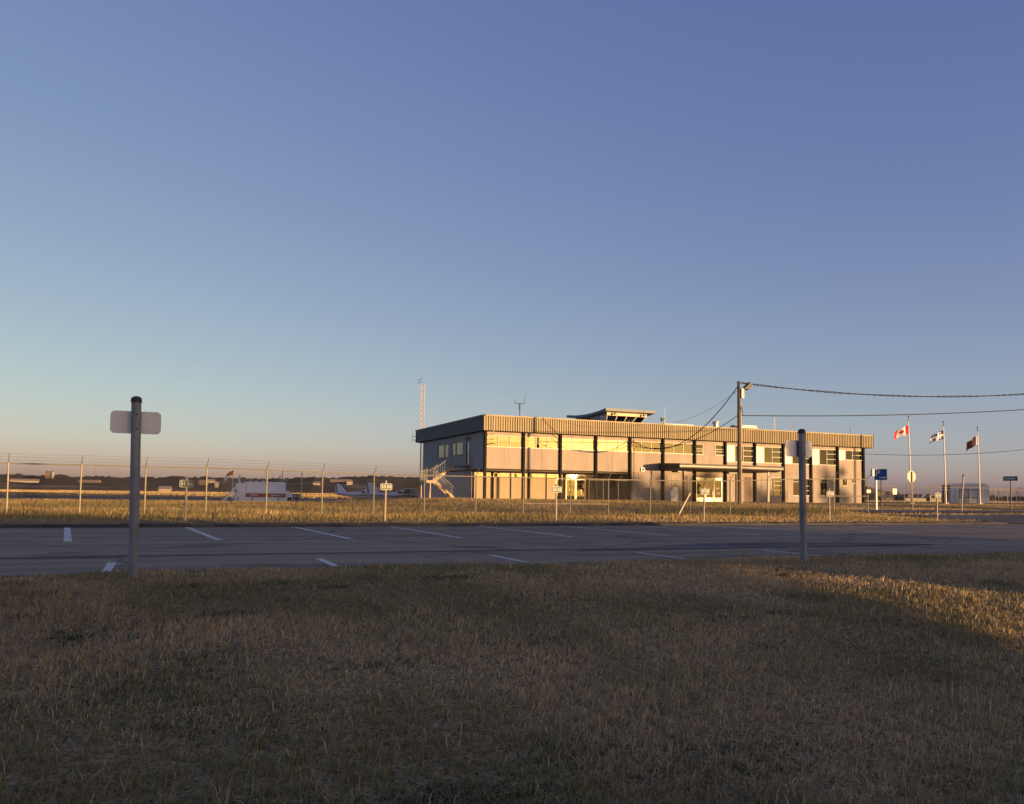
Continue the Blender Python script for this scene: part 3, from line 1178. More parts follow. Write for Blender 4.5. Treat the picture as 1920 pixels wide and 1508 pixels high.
RZ = 7.80
t = thing('forked_antenna', (32.5, 74, RZ), 'forked antenna with two upright arms on the roof near the left corner', 'antenna', 'roof antennas')
MB().tube((32.5, 74, RZ), (32.5, 74, 9.95), .035, n=6).tube((32.5, 74, 9.3), (32.5, 74, 9.95), .06, n=6).build('mast', black_m, t)
MB().tube((31.95, 74, 9.95), (33.05, 74, 9.95), .03, n=6).build('crossbar', black_m, t)
for (du, h) in ((-.55, .45), (.55, .95)):
    MB().tube((32.5 + du, 74, 9.95), (32.5 + du, 74, 9.95 + h), .022, .012, n=6).build('rod', black_m, t)

t = thing('whip_antenna', (45.95, 68.6, RZ), 'thin white whip antenna rising from the fascia right of the control cab', 'antenna', 'roof antennas')
MB().tube((45.95, 68.6, RZ), (45.95, 68.6, 9.85), .03, .012, n=6).build('rod', white_m, t)
MB().tube((45.95, 68.6, RZ), (45.95, 68.6, 8.4), .045, n=6).build('base_tube', steel_m, t)

t = thing('roof_tripod', (46.6, 70.0, RZ), 'small dark sensor on a tripod right of the control cab', 'sensor')
MB().tube((46.6, 70.0, RZ), (46.6, 70.0, 8.85), .04, n=6).build('post', grey_metal, t)
MB().tube((46.6, 70.0, 8.6), (47.5, 70.0, RZ), .025, n=5).build('stay', grey_metal, t)
MB().box(46.45, 46.75, 69.9, 70.1, 8.5, 8.9).build('sensor_head', black_m, t)


def skylight(u0, u1, v0, v1, h, label):
    t = thing('roof_hatch', ((u0 + u1) / 2, (v0 + v1) / 2, RZ), label, 'roof hatch', 'roof hatches')
    MB().box(u0, u1, v0, v1, RZ, RZ + h * .7).build('curb', fascia_m, t)
    MB().prism([(u0 - .08, RZ + h * .7), (u1 + .08, RZ + h * .7), (u1 - .2, RZ + h), (u0 + .2, RZ + h)], 'y', v0 - .05, v1 + .05).build('cover', white_m, t)


skylight(47.3, 51.3, 71.0, 73.0, 0.62, 'long low pale roof hatch beside the small tripod sensor')
skylight(57.6, 59.9, 71.5, 73.5, 0.95, 'pale roof hatch right behind the utility pole')
t = thing('roof_vent', (54.0, 71, RZ), 'round metal roof vent left of the utility pole', 'vent')
MB().tube((54.0, 71, RZ), (54.0, 71, 8.75), .28, n=14).build('pipe', steel_m, t, smooth=False)
MB().tube((54.0, 71, 8.72), (54.0, 71, 8.92), .4, .36, n=14).build('cowl', steel_m, t)
t = thing('low_roof_vent', (57.3, 70.5, RZ), 'low dark flat vent cap left of the pale hatch on the roof', 'vent')
MB().tube((56.9, 70.9, RZ), (56.9, 70.9, 8.5), .2, n=10).build('pipe', black_m, t)
MB().box(56.1, 57.2, 70.6, 71.2, 8.5, 8.62).build('cap', black_m, t)


def aframe(u, v, h, label):
    t = thing('a_frame_antenna', (u, v, RZ), label, 'antenna', 'roof antennas')
    MB().tube((u - .35, v, RZ), (u - .05, v, RZ + h), .02, n=5).build('leg', grey_metal, t)
    MB().tube((u + .6, v, RZ), (u + .05, v, RZ + h), .02, n=5).build('leg', grey_metal, t)
    MB().tube((u - .2, v, RZ + h * .5), (u + .33, v, RZ + h * .5), .015, n=5).build('crossbar', grey_metal, t)
    MB().tube((u - .15, v, RZ + h), (u + .15, v, RZ + h), .015, n=5).build('head_bar', grey_metal, t)


aframe(58.6, 72.5, 2.05, 'thin A-frame antenna over the pale hatch behind the utility pole')
aframe(65.4, 72.0, 1.6, 'thin A-frame antenna standing alone on the right half of the roof')
t = thing('cross_antenna', (61.9, 71, RZ), 'white cross shaped antenna on the roof between the two A-frames', 'antenna', 'roof antennas')
MB().tube((61.9, 71, RZ), (61.9, 71, 9.75), .03, n=6).build('mast', white_m, t)
MB().tube((61.15, 71, 8.95), (62.65, 71, 8.95), .025, n=6).build('crossbar', grey_metal, t)
t = thing('roof_pipe', (72.0, 70, RZ), 'short thin dark pipe at the right end of the roof', 'pipe')
MB().tube((73.2 - 1.2, 70, RZ), (72.0, 70, 8.95), .05, n=8).tube((72.0, 70, 8.9), (72.0, 70, 9.02), .08, n=8).build('pipe', grey_metal, t)
t = thing('corner_mast', (27.0, 67.3, 6.4), 'short pale rod with insulators fixed to the fascia at the left corner', 'antenna')
MB().tube((27.05, 67.28, 6.2), (27.05, 67.28, 7.55), .03, n=6).build('rod', frame_m, t)
for z in (5.4, 5.8, 6.25):
    MB().tube((26.75, 67.6, z), (27.15, 67.35, z), .03, n=6).build('insulator', black_m, t)

# lattice mast behind the far corner
t = thing('lattice_mast', (27.3, 90, -0.2), 'tall slim lattice radio mast at the far left corner of the terminal', 'radio mast')
LM = mat('mast_tan', (.50, .42, .30), .5)
legs = [(27.3 + .21 * math.cos(a), 90 + .21 * math.sin(a)) for a in (R(90), R(210), R(330))]
for (x, y) in legs:
    MB().tube((x, y, -.2), (x, y, 13.5), .03, n=6).build('leg', LM, t)
m = MB()
z = 0.3
i = 0
while z < 13.4:
    for k in range(3):
        p, q = legs[k], legs[(k + 1) % 3]
        m.tube((p[0], p[1], z), (q[0], q[1], z), .014, n=4)
        m.tube((p[0], p[1], z), (q[0], q[1], z + .6), .010, n=4)
    z += .6
tag(m.build('lacing', LM, t), kind='stuff')
MB().tube((27.0, 90, 13.2), (27.0, 90, 15.3), .006, n=5).build('whip', grey_metal, t)
for z in (13.6, 13.95):
    MB().tube((26.7, 89.9, z - .12), (27.2, 90.05, z + .2), .03, n=5).build('dipole', black_m, t)
for z in (6.95, 7.35):
    MB().tube((26.2, 90, z), (27.2, 90, z), .03, n=5).build('side_arm', grey_metal, t)
MB().tube((26.2, 90, 6.8), (26.2, 90, 8.8), .02, n=5).build('side_dipole', grey_metal, t)

# ------------------------------------------------------------------ chain-link fences
fence_m = mat('fence_galvanised', (0.21, 0.19, 0.145), 0.5, metal=0.2, var=0.2, scale=5)
wire_m = mat('fence_wire', (0.12, 0.11, 0.09), 0.7, metal=0.1)


def mesh_panel(p, q, h, cell=0.085, wr=0.0016):
    """woven wire between two posts: thin three-sided wires on both diagonals"""
    p, q = Vector(p), Vector(q)
    L = (q - p).length
    ex = (q - p) / L
    nrm = Vector((ex.y, -ex.x, 0)).normalized()
    m = MB()

    def P(a, b):
        return p + ex * a + Vector((0, 0, b))
    k = -h
    while k < L:
        for s in (0, 1):
            a0, b0, a1, b1 = k, 0.03, k + h, h
            if a0 < 0:
                b0 += -a0
                a0 = 0
            if a1 > L:
                b1 -= a1 - L
                a1 = L
            if a1 - a0 > 0.02:
                if s:
                    A, B = P(L - a0, b0), P(L - a1, b1)
                else:
                    A, B = P(a0, b0), P(a1, b1)
                m.tube(A + nrm * (.002 if s else -.002), B + nrm * (.002 if s else -.002), wr, wr, 3, caps=False)
        k += cell
    return m


def fence(name, pts, label, cat='fence', group=None, h=1.76, arms=True, arm_dir=(0.04, -0.24, 0.3), skip_mesh=(), wr=0.0016):
    base = pts[0]
    t = thing(name, (base[0], base[1], base[2]), label, cat, group)
    P = [Vector(p) for p in pts]
    for i, p in enumerate(P):
        lean = Vector((random.uniform(-.015, .015), random.uniform(-.015, .015), 0))
        o = MB().tube(p - Vector((0, 0, .25)), p + Vector((0, 0, h)) + lean, .027, n=8).build('post', fence_m, t)
        MB().tube(p + Vector((0, 0, h - .01)) + lean, p + Vector((0, 0, h + .035)) + lean, .036, .02, n=8).build('post_cap', fence_m, o)
        if arms:
            MB().tube(p + Vector((0, 0, h)) + lean, p + Vector((0, 0, h)) + Vector(arm_dir) + lean, .017, .013, n=5).build('barb_arm', fence_m, o)
    for a, b in zip(P[:-1], P[1:]):
        MB().tube(a + Vector((0, 0, h - .03)), b + Vector((0, 0, h - .03)), .022, n=6).build('top_rail', fence_m, t)
    for i, (a, b) in enumerate(zip(P[:-1], P[1:])):
        if i not in skip_mesh:
            tag(mesh_panel(a, b, h - .04, wr=wr).build('mesh_panel', wire_m, t), kind='stuff')
    if arms:
        for f in (.3, .65, .98):
            d = Vector(arm_dir) * f + Vector((0, 0, h))
            m = MB()
            for a, b in zip(P[:-1], P[1:]):
                mid = (a + b) / 2 + d - Vector((0, 0, .012))
                m.tube(a + d, mid, .0035, n=3, caps=False).tube(mid, b + d, .0035, n=3, caps=False)
            m.build('barbed_wire', wire_m, t)
    return t


fu = [-17.7, -15.55, -13.4, -11.25, -9.1, -6.95, -4.75, -2.58, -0.52, 1.53, 3.66, 5.73, 7.77, 9.86, 12.1, 14.27, 16.53, 18.46, 20.65, 22.86, 25.16, 27.42, 29.55, 31.7, 34.03]
fpts = [(u, 32.0, zgs(u, 32.0)) for u in fu]
F = fence('perimeter_fence', fpts, 'long chain-link fence topped with barbed wire along the far side of the parking lot')
# gate rails and braces
ga, gb, gc = fu.index(14.27), fu.index(16.53), fu.index(18.46)
for i, j in ((ga, gb), (gb, gc)):
    p, q = Vector(fpts[i]) + Vector((.06, -.03, .62)), Vector(fpts[j]) + Vector((-.06, -.03, .62))
    MB().tube(p, q, .026, n=8).build('gate_rail', fence_m, F)
    MB().tube(p + Vector((0, 0, -.45)), q + Vector((0, 0, -.45)), .02, n=8).build('gate_rail', wire_m, F)
bx_ = fu.index(22.86)
p = Vector(fpts[bx_])
MB().tube(p + Vector((-.03, -.03, 1.15)), Vector((21.9, 31.6, zgs(21.9, 31.6) + .1)), .03, n=8).build('brace', mat('brace_pale', (.62, .55, .42), .5), F)
for i in (len(fu) - 2,):
    p, q = Vector(fpts[i]) + Vector((0, -.03, .85)), Vector(fpts[i + 1]) + Vector((0, -.03, .85))
    MB().tube(p, q, .022, n=8).build('mid_rail', fence_m, F)
MB().box(33.86, 34.14, 31.9, 31.94, 1.22, 1.38).build('tag_plate', white_m, F)

ipts = [(u, 55.0, zgs(u, 55.0)) for u in (30.0, 31.26, 32.58, 33.85)]
fence('inner_fence', ipts, 'short chain-link fence panel in front of the dark recess of the terminal', h=1.72, arm_dir=(.35, -.05, .35))
rpts = [(u, 74.0, zgs(u, 74.0)) for u in np.arange(73.0, 150, 2.35)]
RF = fence('far_fence', rpts, 'chain-link fence running right from the terminal behind the flagpoles', h=2.05, arm_dir=(.3, -.1, .32), wr=0.0015)
MB().box(82.75, 83.45, 73.93, 73.955, 1.5, 2.2).build('notice_board', mat('pale_notice', (.75, .72, .55), .6), RF)

# ------------------------------------------------------------------ numbered bay signs
sign_green = mat('sign_green', (0.022, 0.055, 0.022), 0.5, var=.15)
sign_white = mat('sign_white', (0.46, 0.46, 0.42), 0.5, var=.08)
wood_post = mat('pale_sign_post', (0.32, 0.28, 0.21), 0.6, var=.15)


def rounded(w, h, r, n=5):
    pts = []
    for cx, cy, a0 in ((w / 2 - r, h / 2 - r, 0), (-w / 2 + r, h / 2 - r, 90), (-w / 2 + r, -h / 2 + r, 180), (w / 2 - r, -h / 2 + r, 270)):
        for i in range(n + 1):
            a = R(a0 + 90 * i / n)
            pts.append((cx + r * math.cos(a), cy + r * math.sin(a)))
    return pts


descr = ['leftmost, nearest the left grey post', 'second from left, by the parked aircraft', 'third from left, in front of the gate', 'fourth from left, before the entrance doors', 'fifth from left, right of the near grey post', 'rightmost, beside the entrance drive']
for i, (u, nums) in enumerate(zip((0.61, 5.92, 11.39, 16.99, 22.57, 28.1), ('51 52', '53 54', '55 56', '57 58', '59 60', '61 62'))):
    v = 22.7
    z0 = zgs(u, v)
    u = u * v / 23.0
    t = thing('bay_number_sign', (u, v, z0), f'green bay number sign reading {nums}, {descr[i]}', 'sign', 'parking bay number signs')
    ln = random.uniform(-.012, .012)
    MB().tube((u, v, z0 - .2), (u + ln, v, 1.23), .028, n=8).build('post', wood_post, t)
    MB().tube((u + ln, v, 1.215), (u + ln, v, 1.25), .034, .02, n=8).build('post_cap', grey_metal, t)
    pl = MB().prism([(u + ln + x, 1.07 + y) for x, y in rounded(.34, .185, .04)], 'y', v - .052, v - .034).build('plate', sign_white, t)
    MB().prism([(u + ln + x, 1.07 + y) for x, y in rounded(.318, .163, .032)], 'y', v - .056, v - .053).build('green_field', sign_green, pl)
    for q, dx in zip(nums.split(), (-.077, .077)):
        place_flat(text_mesh(q, 0.135), 'number', sign_white, pl, (u + ln + dx, v - .060, 1.07), (0, -1, 0))

# ------------------------------------------------------------------ near sign posts (seen from the back)
post_steel = mat('weathered_steel_post', (0.19, 0.203, 0.225), 0.5, metal=0.15, var=0.3, scale=9, bump=.08, bscale=60, stretch=(1, 1, .4))
alu = mat('aluminium_plate_back', (0.80, 0.79, 0.77), 0.5, metal=0.05, var=0.14, scale=5)
capm = mat('dark_post_cap', (0.04, 0.045, 0.05), 0.6)
for (u, v, top, lab, lx, ly) in ((-.22, 9.05, 1.80, 'left', -.04, 0.0), (8.1, 8.73, 1.81, 'right', -.02, 0.0)):
    z0 = zgs(u, v)
    t = thing('sign_post', (u, v, z0), f'grey steel post with the back of a blank plate, {lab} of the two near posts', 'sign post', 'near sign posts')
    MB().tube((u, v, z0 - .3), (u + lx, v, top), .047, .047, n=20).build('post', post_steel, t, smooth=False)
    cr = []
    for (r_, dz) in ((.053, 0), (.053, .028), (.045, .048), (.026, .06), (.006, .064)):
        cr.append([(u + lx + r_ * math.cos(2 * math.pi * i / 20), v + r_ * math.sin(2 * math.pi * i / 20), top - .02 + dz) for i in range(20)])
    MB().rings(cr).build('cap', capm, t, smooth=False)
    zc = 1.58
    uc = u + lx * .85
    pl = MB().prism([(uc + x - .005, zc + y) for x, y in rounded(.47, .228, .045, 7)], 'y', v + .052, v + .0555).build('plate', alu, t)
    MB().box(uc - .045, uc + .045, v + .045, v + .0515, zc - .095, zc + .095).build('bracket', post_steel, t)
    for dz in (-.072, .078):
        MB().tube((uc + .006, v - .058, zc + dz), (uc + .006, v - .044, zc + dz), .0095, n=8).build('bolt', capm, t)

# ------------------------------------------------------------------ utility poles and cables
wood_m = mat('pole_timber', (0.06, 0.043, 0.032), 0.85, var=.3, scale=6, stretch=(3, 3, .3), bump=.2)
cable_m = mat('cable_black', (0.02, 0.02, 0.022), 0.6)


def utility_pole(u, v, top, label, detail=True):
    z0 = zgs(u, v)
    t = thing('utility_pole', (u, v, z0), label, 'utility pole', 'utility poles')
    MB().tube((u, v, z0 - .3), (u, v, top), .135, .105, n=14).build('pole', wood_m, t)
    if detail:
        MB().tube((u + .19, v - .05, z0), (u + .14, v - .05, top - 1.6), .05, n=8).build('conduit', mat('conduit', (.36, .31, .25), .5), t)
        fl = MB().prism([(u + .3, top - .55), (u + .62, top - .3), (u + .9, top - .02), (u + 1.08, top - .22), (u + .8, top - .62)], 'y', v - .3, v + .1).build('flood_lamp', black_m, t)
        MB().tube((u + .1, v - .1, top - .6), (u + .5, v - .1, top - .45), .035, n=6).build('lamp_bracket', black_m, fl)
        MB().box(u + .1, u + .34, v - .22, v - .02, top - 1.3, top - .55).build('transformer_box', mat('pale_box', (.55, .45, .38), .5), t)
        for z in (top - .12, top - 2.5):
            MB().tube((u - .2, v - .02, z), (u + .22, v - .02, z), .03, n=6).build('insulator', black_m, t)
        m = MB().path([(u + .12, v - .16, top - 1.9), (u + .28, v - .16, top - 2.6), (u + .5, v - .1, top - 2.62)], .025)
        m.build('cable_loop', cable_m, t)
    else:
        MB().box(u - .9, u + .9, v - .06, v + .06, top - .5, top - .38).build('crossarm', wood_m, t)


utility_pole(40.15, 50.0, 9.72, 'dark timber utility pole with a floodlight in front of the terminal entrance')
utility_pole(84.0, 42.0, 12.9, 'tall timber utility pole beyond the right edge carrying the twisted cables', False)
utility_pole(95.0, 55.0, 8.4, 'timber utility pole beyond the right edge carrying the thin wire', False)


def cable(A, B, s, r, label, twist=0):
    A, B = Vector(A), Vector(B)
    m = MB()
    n = 60
    pts = []
    for i in range(n + 1):
        t = i / n
        p = A.lerp(B, t)
        p.z -= 4 * s * t * (1 - t)
        pts.append(p)
    if twist:
        n2 = 240
        for ph in (0, math.pi):
            q = []
            for i in range(n2 + 1):
                t = i / n2
                p = A.lerp(B, t)
                p.z -= 4 * s * t * (1 - t)
                a = t * 2 * math.pi * twist + ph + 1.5 * math.sin(t * 19)
                k = r * (.8 + .5 * math.sin(t * 47))
                p += Vector((.2 * math.cos(a) * k, .9 * math.cos(a) * k, math.sin(a) * k))
                q.append(p)
            m.path(q, r * .72, n=5)
    else:
        m.path(pts, r, n=5)
    o = m.build('overhead_cable', cable_m)
    tag(o, label, 'cable', 'overhead cables')
    return o


cable((40.3, 50, 9.62), (84, 42, 12.6), 1.62, .045, 'thick twisted cable from the pole top running to the right', twist=38)
cable((40.3, 50, 7.12), (84, 42, 10.5), .62, .034, 'lower straight cable from the middle of the pole to the right')
cable((71.75, 67.7, 5.9), (95, 55, 8.1), .85, .026, 'thin wire leaving the right end of the terminal behind the flags')
cable((40.05, 50, 9.3), (41.55, 67.55, 6.19), 2.35, .036, 'upper sagging cable from pole top down to the terminal wall')
cable((40.05, 50, 7.1), (41.61, 67.55, 5.73), 1.1, .028, 'lower sagging cable from pole middle to the terminal wall')
cable((40.05, 50, 9.0), (42.9, 67.3, 7.9), .9, .012, 'thin guy wire from the pole to the terminal fascia')

# ------------------------------------------------------------------ utility cabinet by the wall
t = thing('utility_cabinet', (45.0, 65.8, GZ), 'pale utility cabinet with sloped top on the lawn left of the canopy', 'cabinet')
ct = MB().prism([(44.55, GZ - .1), (45.45, GZ - .1), (45.45, 1.35), (45.2, 1.78), (44.8, 1.78), (44.55, 1.35)], 'y', 65.4, 66.2).build('cabinet_body', mat('cabinet_beige', (.56, .53, .47), .5, var=.12), t, bevel=.015)
MB().box(44.62, 45.38, 65.385, 65.398, .5, 1.3).build('door_panel', mat('cabinet_beige', (.56, .53, .47), .5), t)
MB().tube((44.5, 65.3, 1.15), (44.5, 65.22, 1.15), .17, n=14).build('dish', white_m, t)
MB().tube((44.5, 65.32, .4), (44.5, 65.32, 1.15), .03, n=6).build('dish_post', white_m, t)

# ------------------------------------------------------------------ right-hand signs, flags, shed
blue_m = mat('sign_blue', (0.02, 0.09, 0.26), 0.45, var=.1)
sign_black = mat('sign_black', (0.02, 0.02, 0.022), 0.5)
dark_post = mat('dark_sign_post', (0.09, 0.075, 0.065), 0.6)


def plate(t, name, c, w, h, nrm, material, th=.02, r=.03, off=0.0):
    nv = Vector(nrm).normalized()
    xa = Vector((0, 0, 1)).cross(nv)
    c = Vector(c) + nv * off
    m = MB()
    prof = rounded(w, h, r)
    f = [c + xa * x + Vector((0, 0, y)) + nv * th / 2 for x, y in prof]
    b = [c + xa * x + Vector((0, 0, y)) - nv * th / 2 for x, y in prof]
    m.rings([b, f])
    return m.build(name, material, t)


n_sh = (-.93, -.36, 0)
u, v = 32.39, 29.62
z0 = zgs(u, v)
t = thing('parking_sign', (u, v, z0), 'blue parking sign with letter P and an arrow on a dark post', 'sign')
MB().tube((u, v, z0 - .3), (u, v, 2.3), .03, n=8).build('post', dark_post, t)
pl = plate(t, 'plate', (u, v, 2.1), .60, .54, n_sh, blue_m, off=.045)
c = Vector((u, v, 2.1)) + Vector(n_sh).normalized() * .06
xa = Vector((0, 0, 1)).cross(Vector(n_sh).normalized())
place_flat(text_mesh('P', .46), 'letter', white_m, pl, c - xa * .14 + Vector((0, 0, .06)), n_sh)
ar = MB()
prof = [(-.16, -.025), (.06, -.025), (.06, -.07), (.18, 0), (.06, .07), (.06, .025), (-.16, .025)]
ar.rings([[c + xa * (.09 + x) + Vector((0, 0, -.15 + y)) - Vector(n_sh) * .002 for x, y in prof], [c + xa * (.09 + x) + Vector((0, 0, -.15 + y)) + Vector(n_sh).normalized() * .004 for x, y in prof]])
ar.build('arrow', white_m, pl)

u, v = 41.9, 36.0
z0 = zgs(u, v)
t = thing('stop_sign', (u, v, z0), 'back of an octagonal road sign glowing in the sun on its post', 'sign')
MB().box(u - .03, u + .03, v - .03, v + .03, z0 - .3, 2.6).build('post', mat('sign_post_brown', (.17, .12, .08), .6), t)
MB().prism([(u + .37 * math.cos(R(22.5 + 45 * i)), 2.3 + .37 * math.sin(R(22.5 + 45 * i))) for i in range(8)], 'y', v + .034, v + .04).build('plate', mat('plate_back_pale', (.40, .35, .27), .5, metal=.2), t)

u, v = 42.19, 39.0
z0 = zgs(u, v)
t = thing('white_pole', (u, v, z0), 'white square post with a small white box near its top beside the parking sign', 'pole')
MB().box(u - .05, u + .05, v - .05, v + .05, z0 - .3, 2.85).build('post', white_m, t)
MB().box(u - .38, u - .06, v - .1, v + .06, 2.36, 2.82).build('box', white_m, t)

u, v = 53.13, 37.7
z0 = zgs(u, v)
t = thing('one_way_sign', (u, v, z0), 'black sign with a grey arrow pointing right at the far right', 'sign')
MB().tube((u, v, z0 - .3), (u, v, 2.5), .04, n=8).build('post', dark_post, t)
nn_ = (-.93, -.36, 0)
pl = plate(t, 'plate', (u, v, 2.41), .86, .30, nn_, sign_black, off=.055)
c = Vector((u, v, 2.41)) + Vector(nn_).normalized() * .068
xa = Vector((0, 0, 1)).cross(Vector(nn_).normalized())
prof = [(-.35, -.07), (.22, -.07), (.22, -.1), (.37, 0), (.22, .1), (.22, .07), (-.35, .07)]
MB().rings([[c + xa * x + Vector((0, 0, y)) for x, y in prof], [c + xa * x + Vector((0, 0, y)) + Vector(nn_).normalized() * .004 for x, y in prof]]).build('arrow', sign_white, pl)

u, v = 43.98, 34.35
t = thing('leaning_stake', (u, v, zgs(u, v)), 'leaning bare wooden stake in front of the white shed', 'stake')
MB().tube((u, v, zgs(u, v) - .3), (u + .25, v, 2.4), .04, .05, n=8).build('stake', mat('stake_grey', (.33, .30, .27), .8), t)
MB().tube((u + .245, v, 2.3), (u + .262, v, 2.44), .056, .056, n=8).build('stake_top', dark_post, t)


def flag_mesh(u, v, ztop, w, h, fn, mats, parent, droop, curl, seed):
    """rippling cloth from the pole toward -X, drooping at the fly"""
    nx, ny = 44, 24
    m = MB()
    co = []
    for j in range(ny + 1):
        for i in range(nx + 1):
            s, tt = i / nx, j / ny
            a = s * w
            fall = droop * s ** 1.35 * w
            z = ztop - tt * h * (1 - .12 * s) - fall + .05 * math.sin(s * 9 + tt * 2 + seed) * s
            dx = -a * math.cos(R(38)) + .03 * math.sin(tt * 5 + seed) * s - curl * s * tt * .3
            dy = a * .30 + .16 * math.sin(s * 7.5 + seed + tt * 1.2) * min(1, s * 3) * w * .5
            co.append((u - .05 + dx * .92 , v + dy - dx * .12, z))
    m.v = co
    W = nx + 1
    for j in range(ny):
        for i in range(nx):
            m.f.append((j * W + i, j * W + i + 1, (j + 1) * W + i + 1, (j + 1) * W + i))
            m.mi.append(fn((i + .5) / nx, (j + .5) / ny))
    return m.build('flag_cloth', mats, parent, smooth=True)


def cloth(name, col):
    m = mat(name, col, .85, var=.1)
    return m


red_c, white_c = cloth('flag_red', (.55, .02, .025)), cloth('flag_white', (.75, .74, .72))
blue_c, maroon_c = cloth('flag_blue', (.012, .03, .11)), cloth('flag_maroon', (.035, .011, .014))
leaf = [(0, .34), (.06, .24), (.13, .27), (.11, .1), (.19, .18), (.21, .13), (.29, .14), (.26, .05), (.3, .02), (.16, -.1), (.18, -.16), (.03, -.14), (.03, -.3)]
leaf = leaf + [(-x, y) for x, y in leaf[::-1]]


def inside(px, py, poly):
    c = False
    j = len(poly) - 1
    for i in range(len(poly)):
        xi, yi = poly[i]
        xj, yj = poly[j]
        if (yi > py) != (yj > py) and px < (xj - xi) * (py - yi) / (yj - yi + 1e-12) + xi:
            c = not c
        j = i
    return c


def canada(s, t):
    if s < .25 or s > .75:
        return 0
    return 0 if inside((s - .5) * 2, .5 - t, leaf) else 1


def quebec(s, t):
    if abs(s - .5) < .085 or abs(t - .5) < .13:
        return 1
    qs, qt = (s % .5) / .5, (t % .5) / .5
    qs = (qs - (.41 if s < .5 else .59)) * 1.0
    qt = (qt - (.37 if t < .5 else .63))
    if abs(qs) < .05 and abs(qt) < .22:
        return 1
    if abs(abs(qs) - .13) < .05 and -.12 < qt < .06:
        return 1
    return 0


def third(s, t):
    return 1 if s < .13 else 0


pole_m = mat('flagpole_cream', (.62, .56, .46), .4, metal=.2)
for (u, top, fn, mats, lab, w, h, dr, cu_, du) in (
        (76.7, 10.1, canada, [red_c, white_c], 'flagpole flying a red and white maple leaf flag', 1.75, 1.0, .44, .5, -.32),
        (82.1, 9.76, quebec, [blue_c, white_c], 'flagpole flying a dark blue flag with a white cross', 1.5, 1.0, .42, 1.2, -.22),
        (87.7, 9.4, third, [maroon_c, white_c], 'flagpole flying a dark maroon flag with a pale hoist', 1.4, 1.1, .62, .2, -.2)):
    v = 66.0
    z0 = zgs(u, v)
    t = thing('flagpole', (u, v, z0), lab, 'flagpole', 'three flagpoles')
    MB().tube((u, v, z0 - .3), (u + du, v, top - .5), .085, .05, n=12).build('pole', pole_m, t, smooth=False)
    MB().tube((u + du, v, top - .5), (u + du, v, top), .035, .03, n=8).build('pole_tip', black_m, t)
    MB().tube((u + du, v, top - .03), (u + du, v, top + .12), .08, .05, n=10).build('finial', black_m, t)
    MB().tube((u - .3, v, z0 - .02), (u + .3, v, z0 + .02), .16, n=10).build('footing', mat('concrete', (.33, .31, .28), .9), t)
    flag_mesh(u + du * .9, v, top - .95, w, h, fn, mats, t, dr, cu_, u)

# white shed
t = thing('storage_shed', (105.2, 81.5, .5), 'low white storage shed with rounded eaves and dark open bay behind the flagpoles', 'shed')
shed_m = mat('shed_white', (.78, .76, .71), .6, var=.1, stretch=(1, 1, .3))
gm = mat('blue_grey_frame', (.07, .075, .12), .5)
SM = Matrix.Translation((105.2, 81.5, 0)) @ Matrix.Rotation(R(-53), 4, 'Z')


def shed_part(m, name, material):
    m.v = [tuple(SM @ Vector(q)) for q in m.v]
    return m.build(name, material, t)


sz0, sz1 = .2, 3.3
shed_part(MB().box(-1.85, 2.95, 0, 3.6, sz0, sz1 - .25), 'shed_body', shed_m)
shed_part(MB().prism([(-2.95, sz1 - .3), (-2.7, sz1), (2.4, sz1), (2.98, sz1 - .25)], 'y', -.04, 3.64), 'shed_roof', shed_m)
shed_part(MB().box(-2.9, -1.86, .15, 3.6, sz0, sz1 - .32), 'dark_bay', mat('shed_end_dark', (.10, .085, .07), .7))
shed_part(MB().box(-2.92, -1.86, .0, .3, 2.3, 2.45), 'bay_rail', shed_m)
shed_part(MB().box(-2.05, -1.95, .0, .3, sz0, 2.3), 'bay_post', shed_m)
for x in (-.75, -.25, .45, 1.55):
    shed_part(MB().box(x - .05, x + .05, -.32, -.22, sz0, 2.45), 'frame_upright', gm)
for z in (1.3, 2.4):
    shed_part(MB().box(-.8, 1.6, -.30, -.24, z - .05, z + .05), 'frame_rail', gm)
shed_part(MB().tube((1.55, -.27, 2.45), (1.95, -.27, 2.8), .05, n=5), 'frame_arm', gm)

# truss walkway right of the shed
t = thing('truss_beam', (111, 83, .3), 'dark lattice truss beam running right from the white shed', 'truss')
tm = mat('truss_dark', (.09, .08, .08), .6)
MB().box(109.4, 150, 83.0, 83.12, 2.45, 2.6).build('top_chord', tm, t)
MB().box(109.4, 150, 83.0, 83.12, .75, .85).build('bottom_chord', tm, t)
for i in range(20):
    x = 110.3 + i * 2.0
    MB().box(x - .04, x + .04, 83.02, 83.10, .0, 2.9 if i % 2 else 2.45).build('upright', tm, t)
    MB().tube((x, 83.06, 2.45), (x + (1.0), 83.06, .8), .035, n=4).build('diagonal', tm, t)

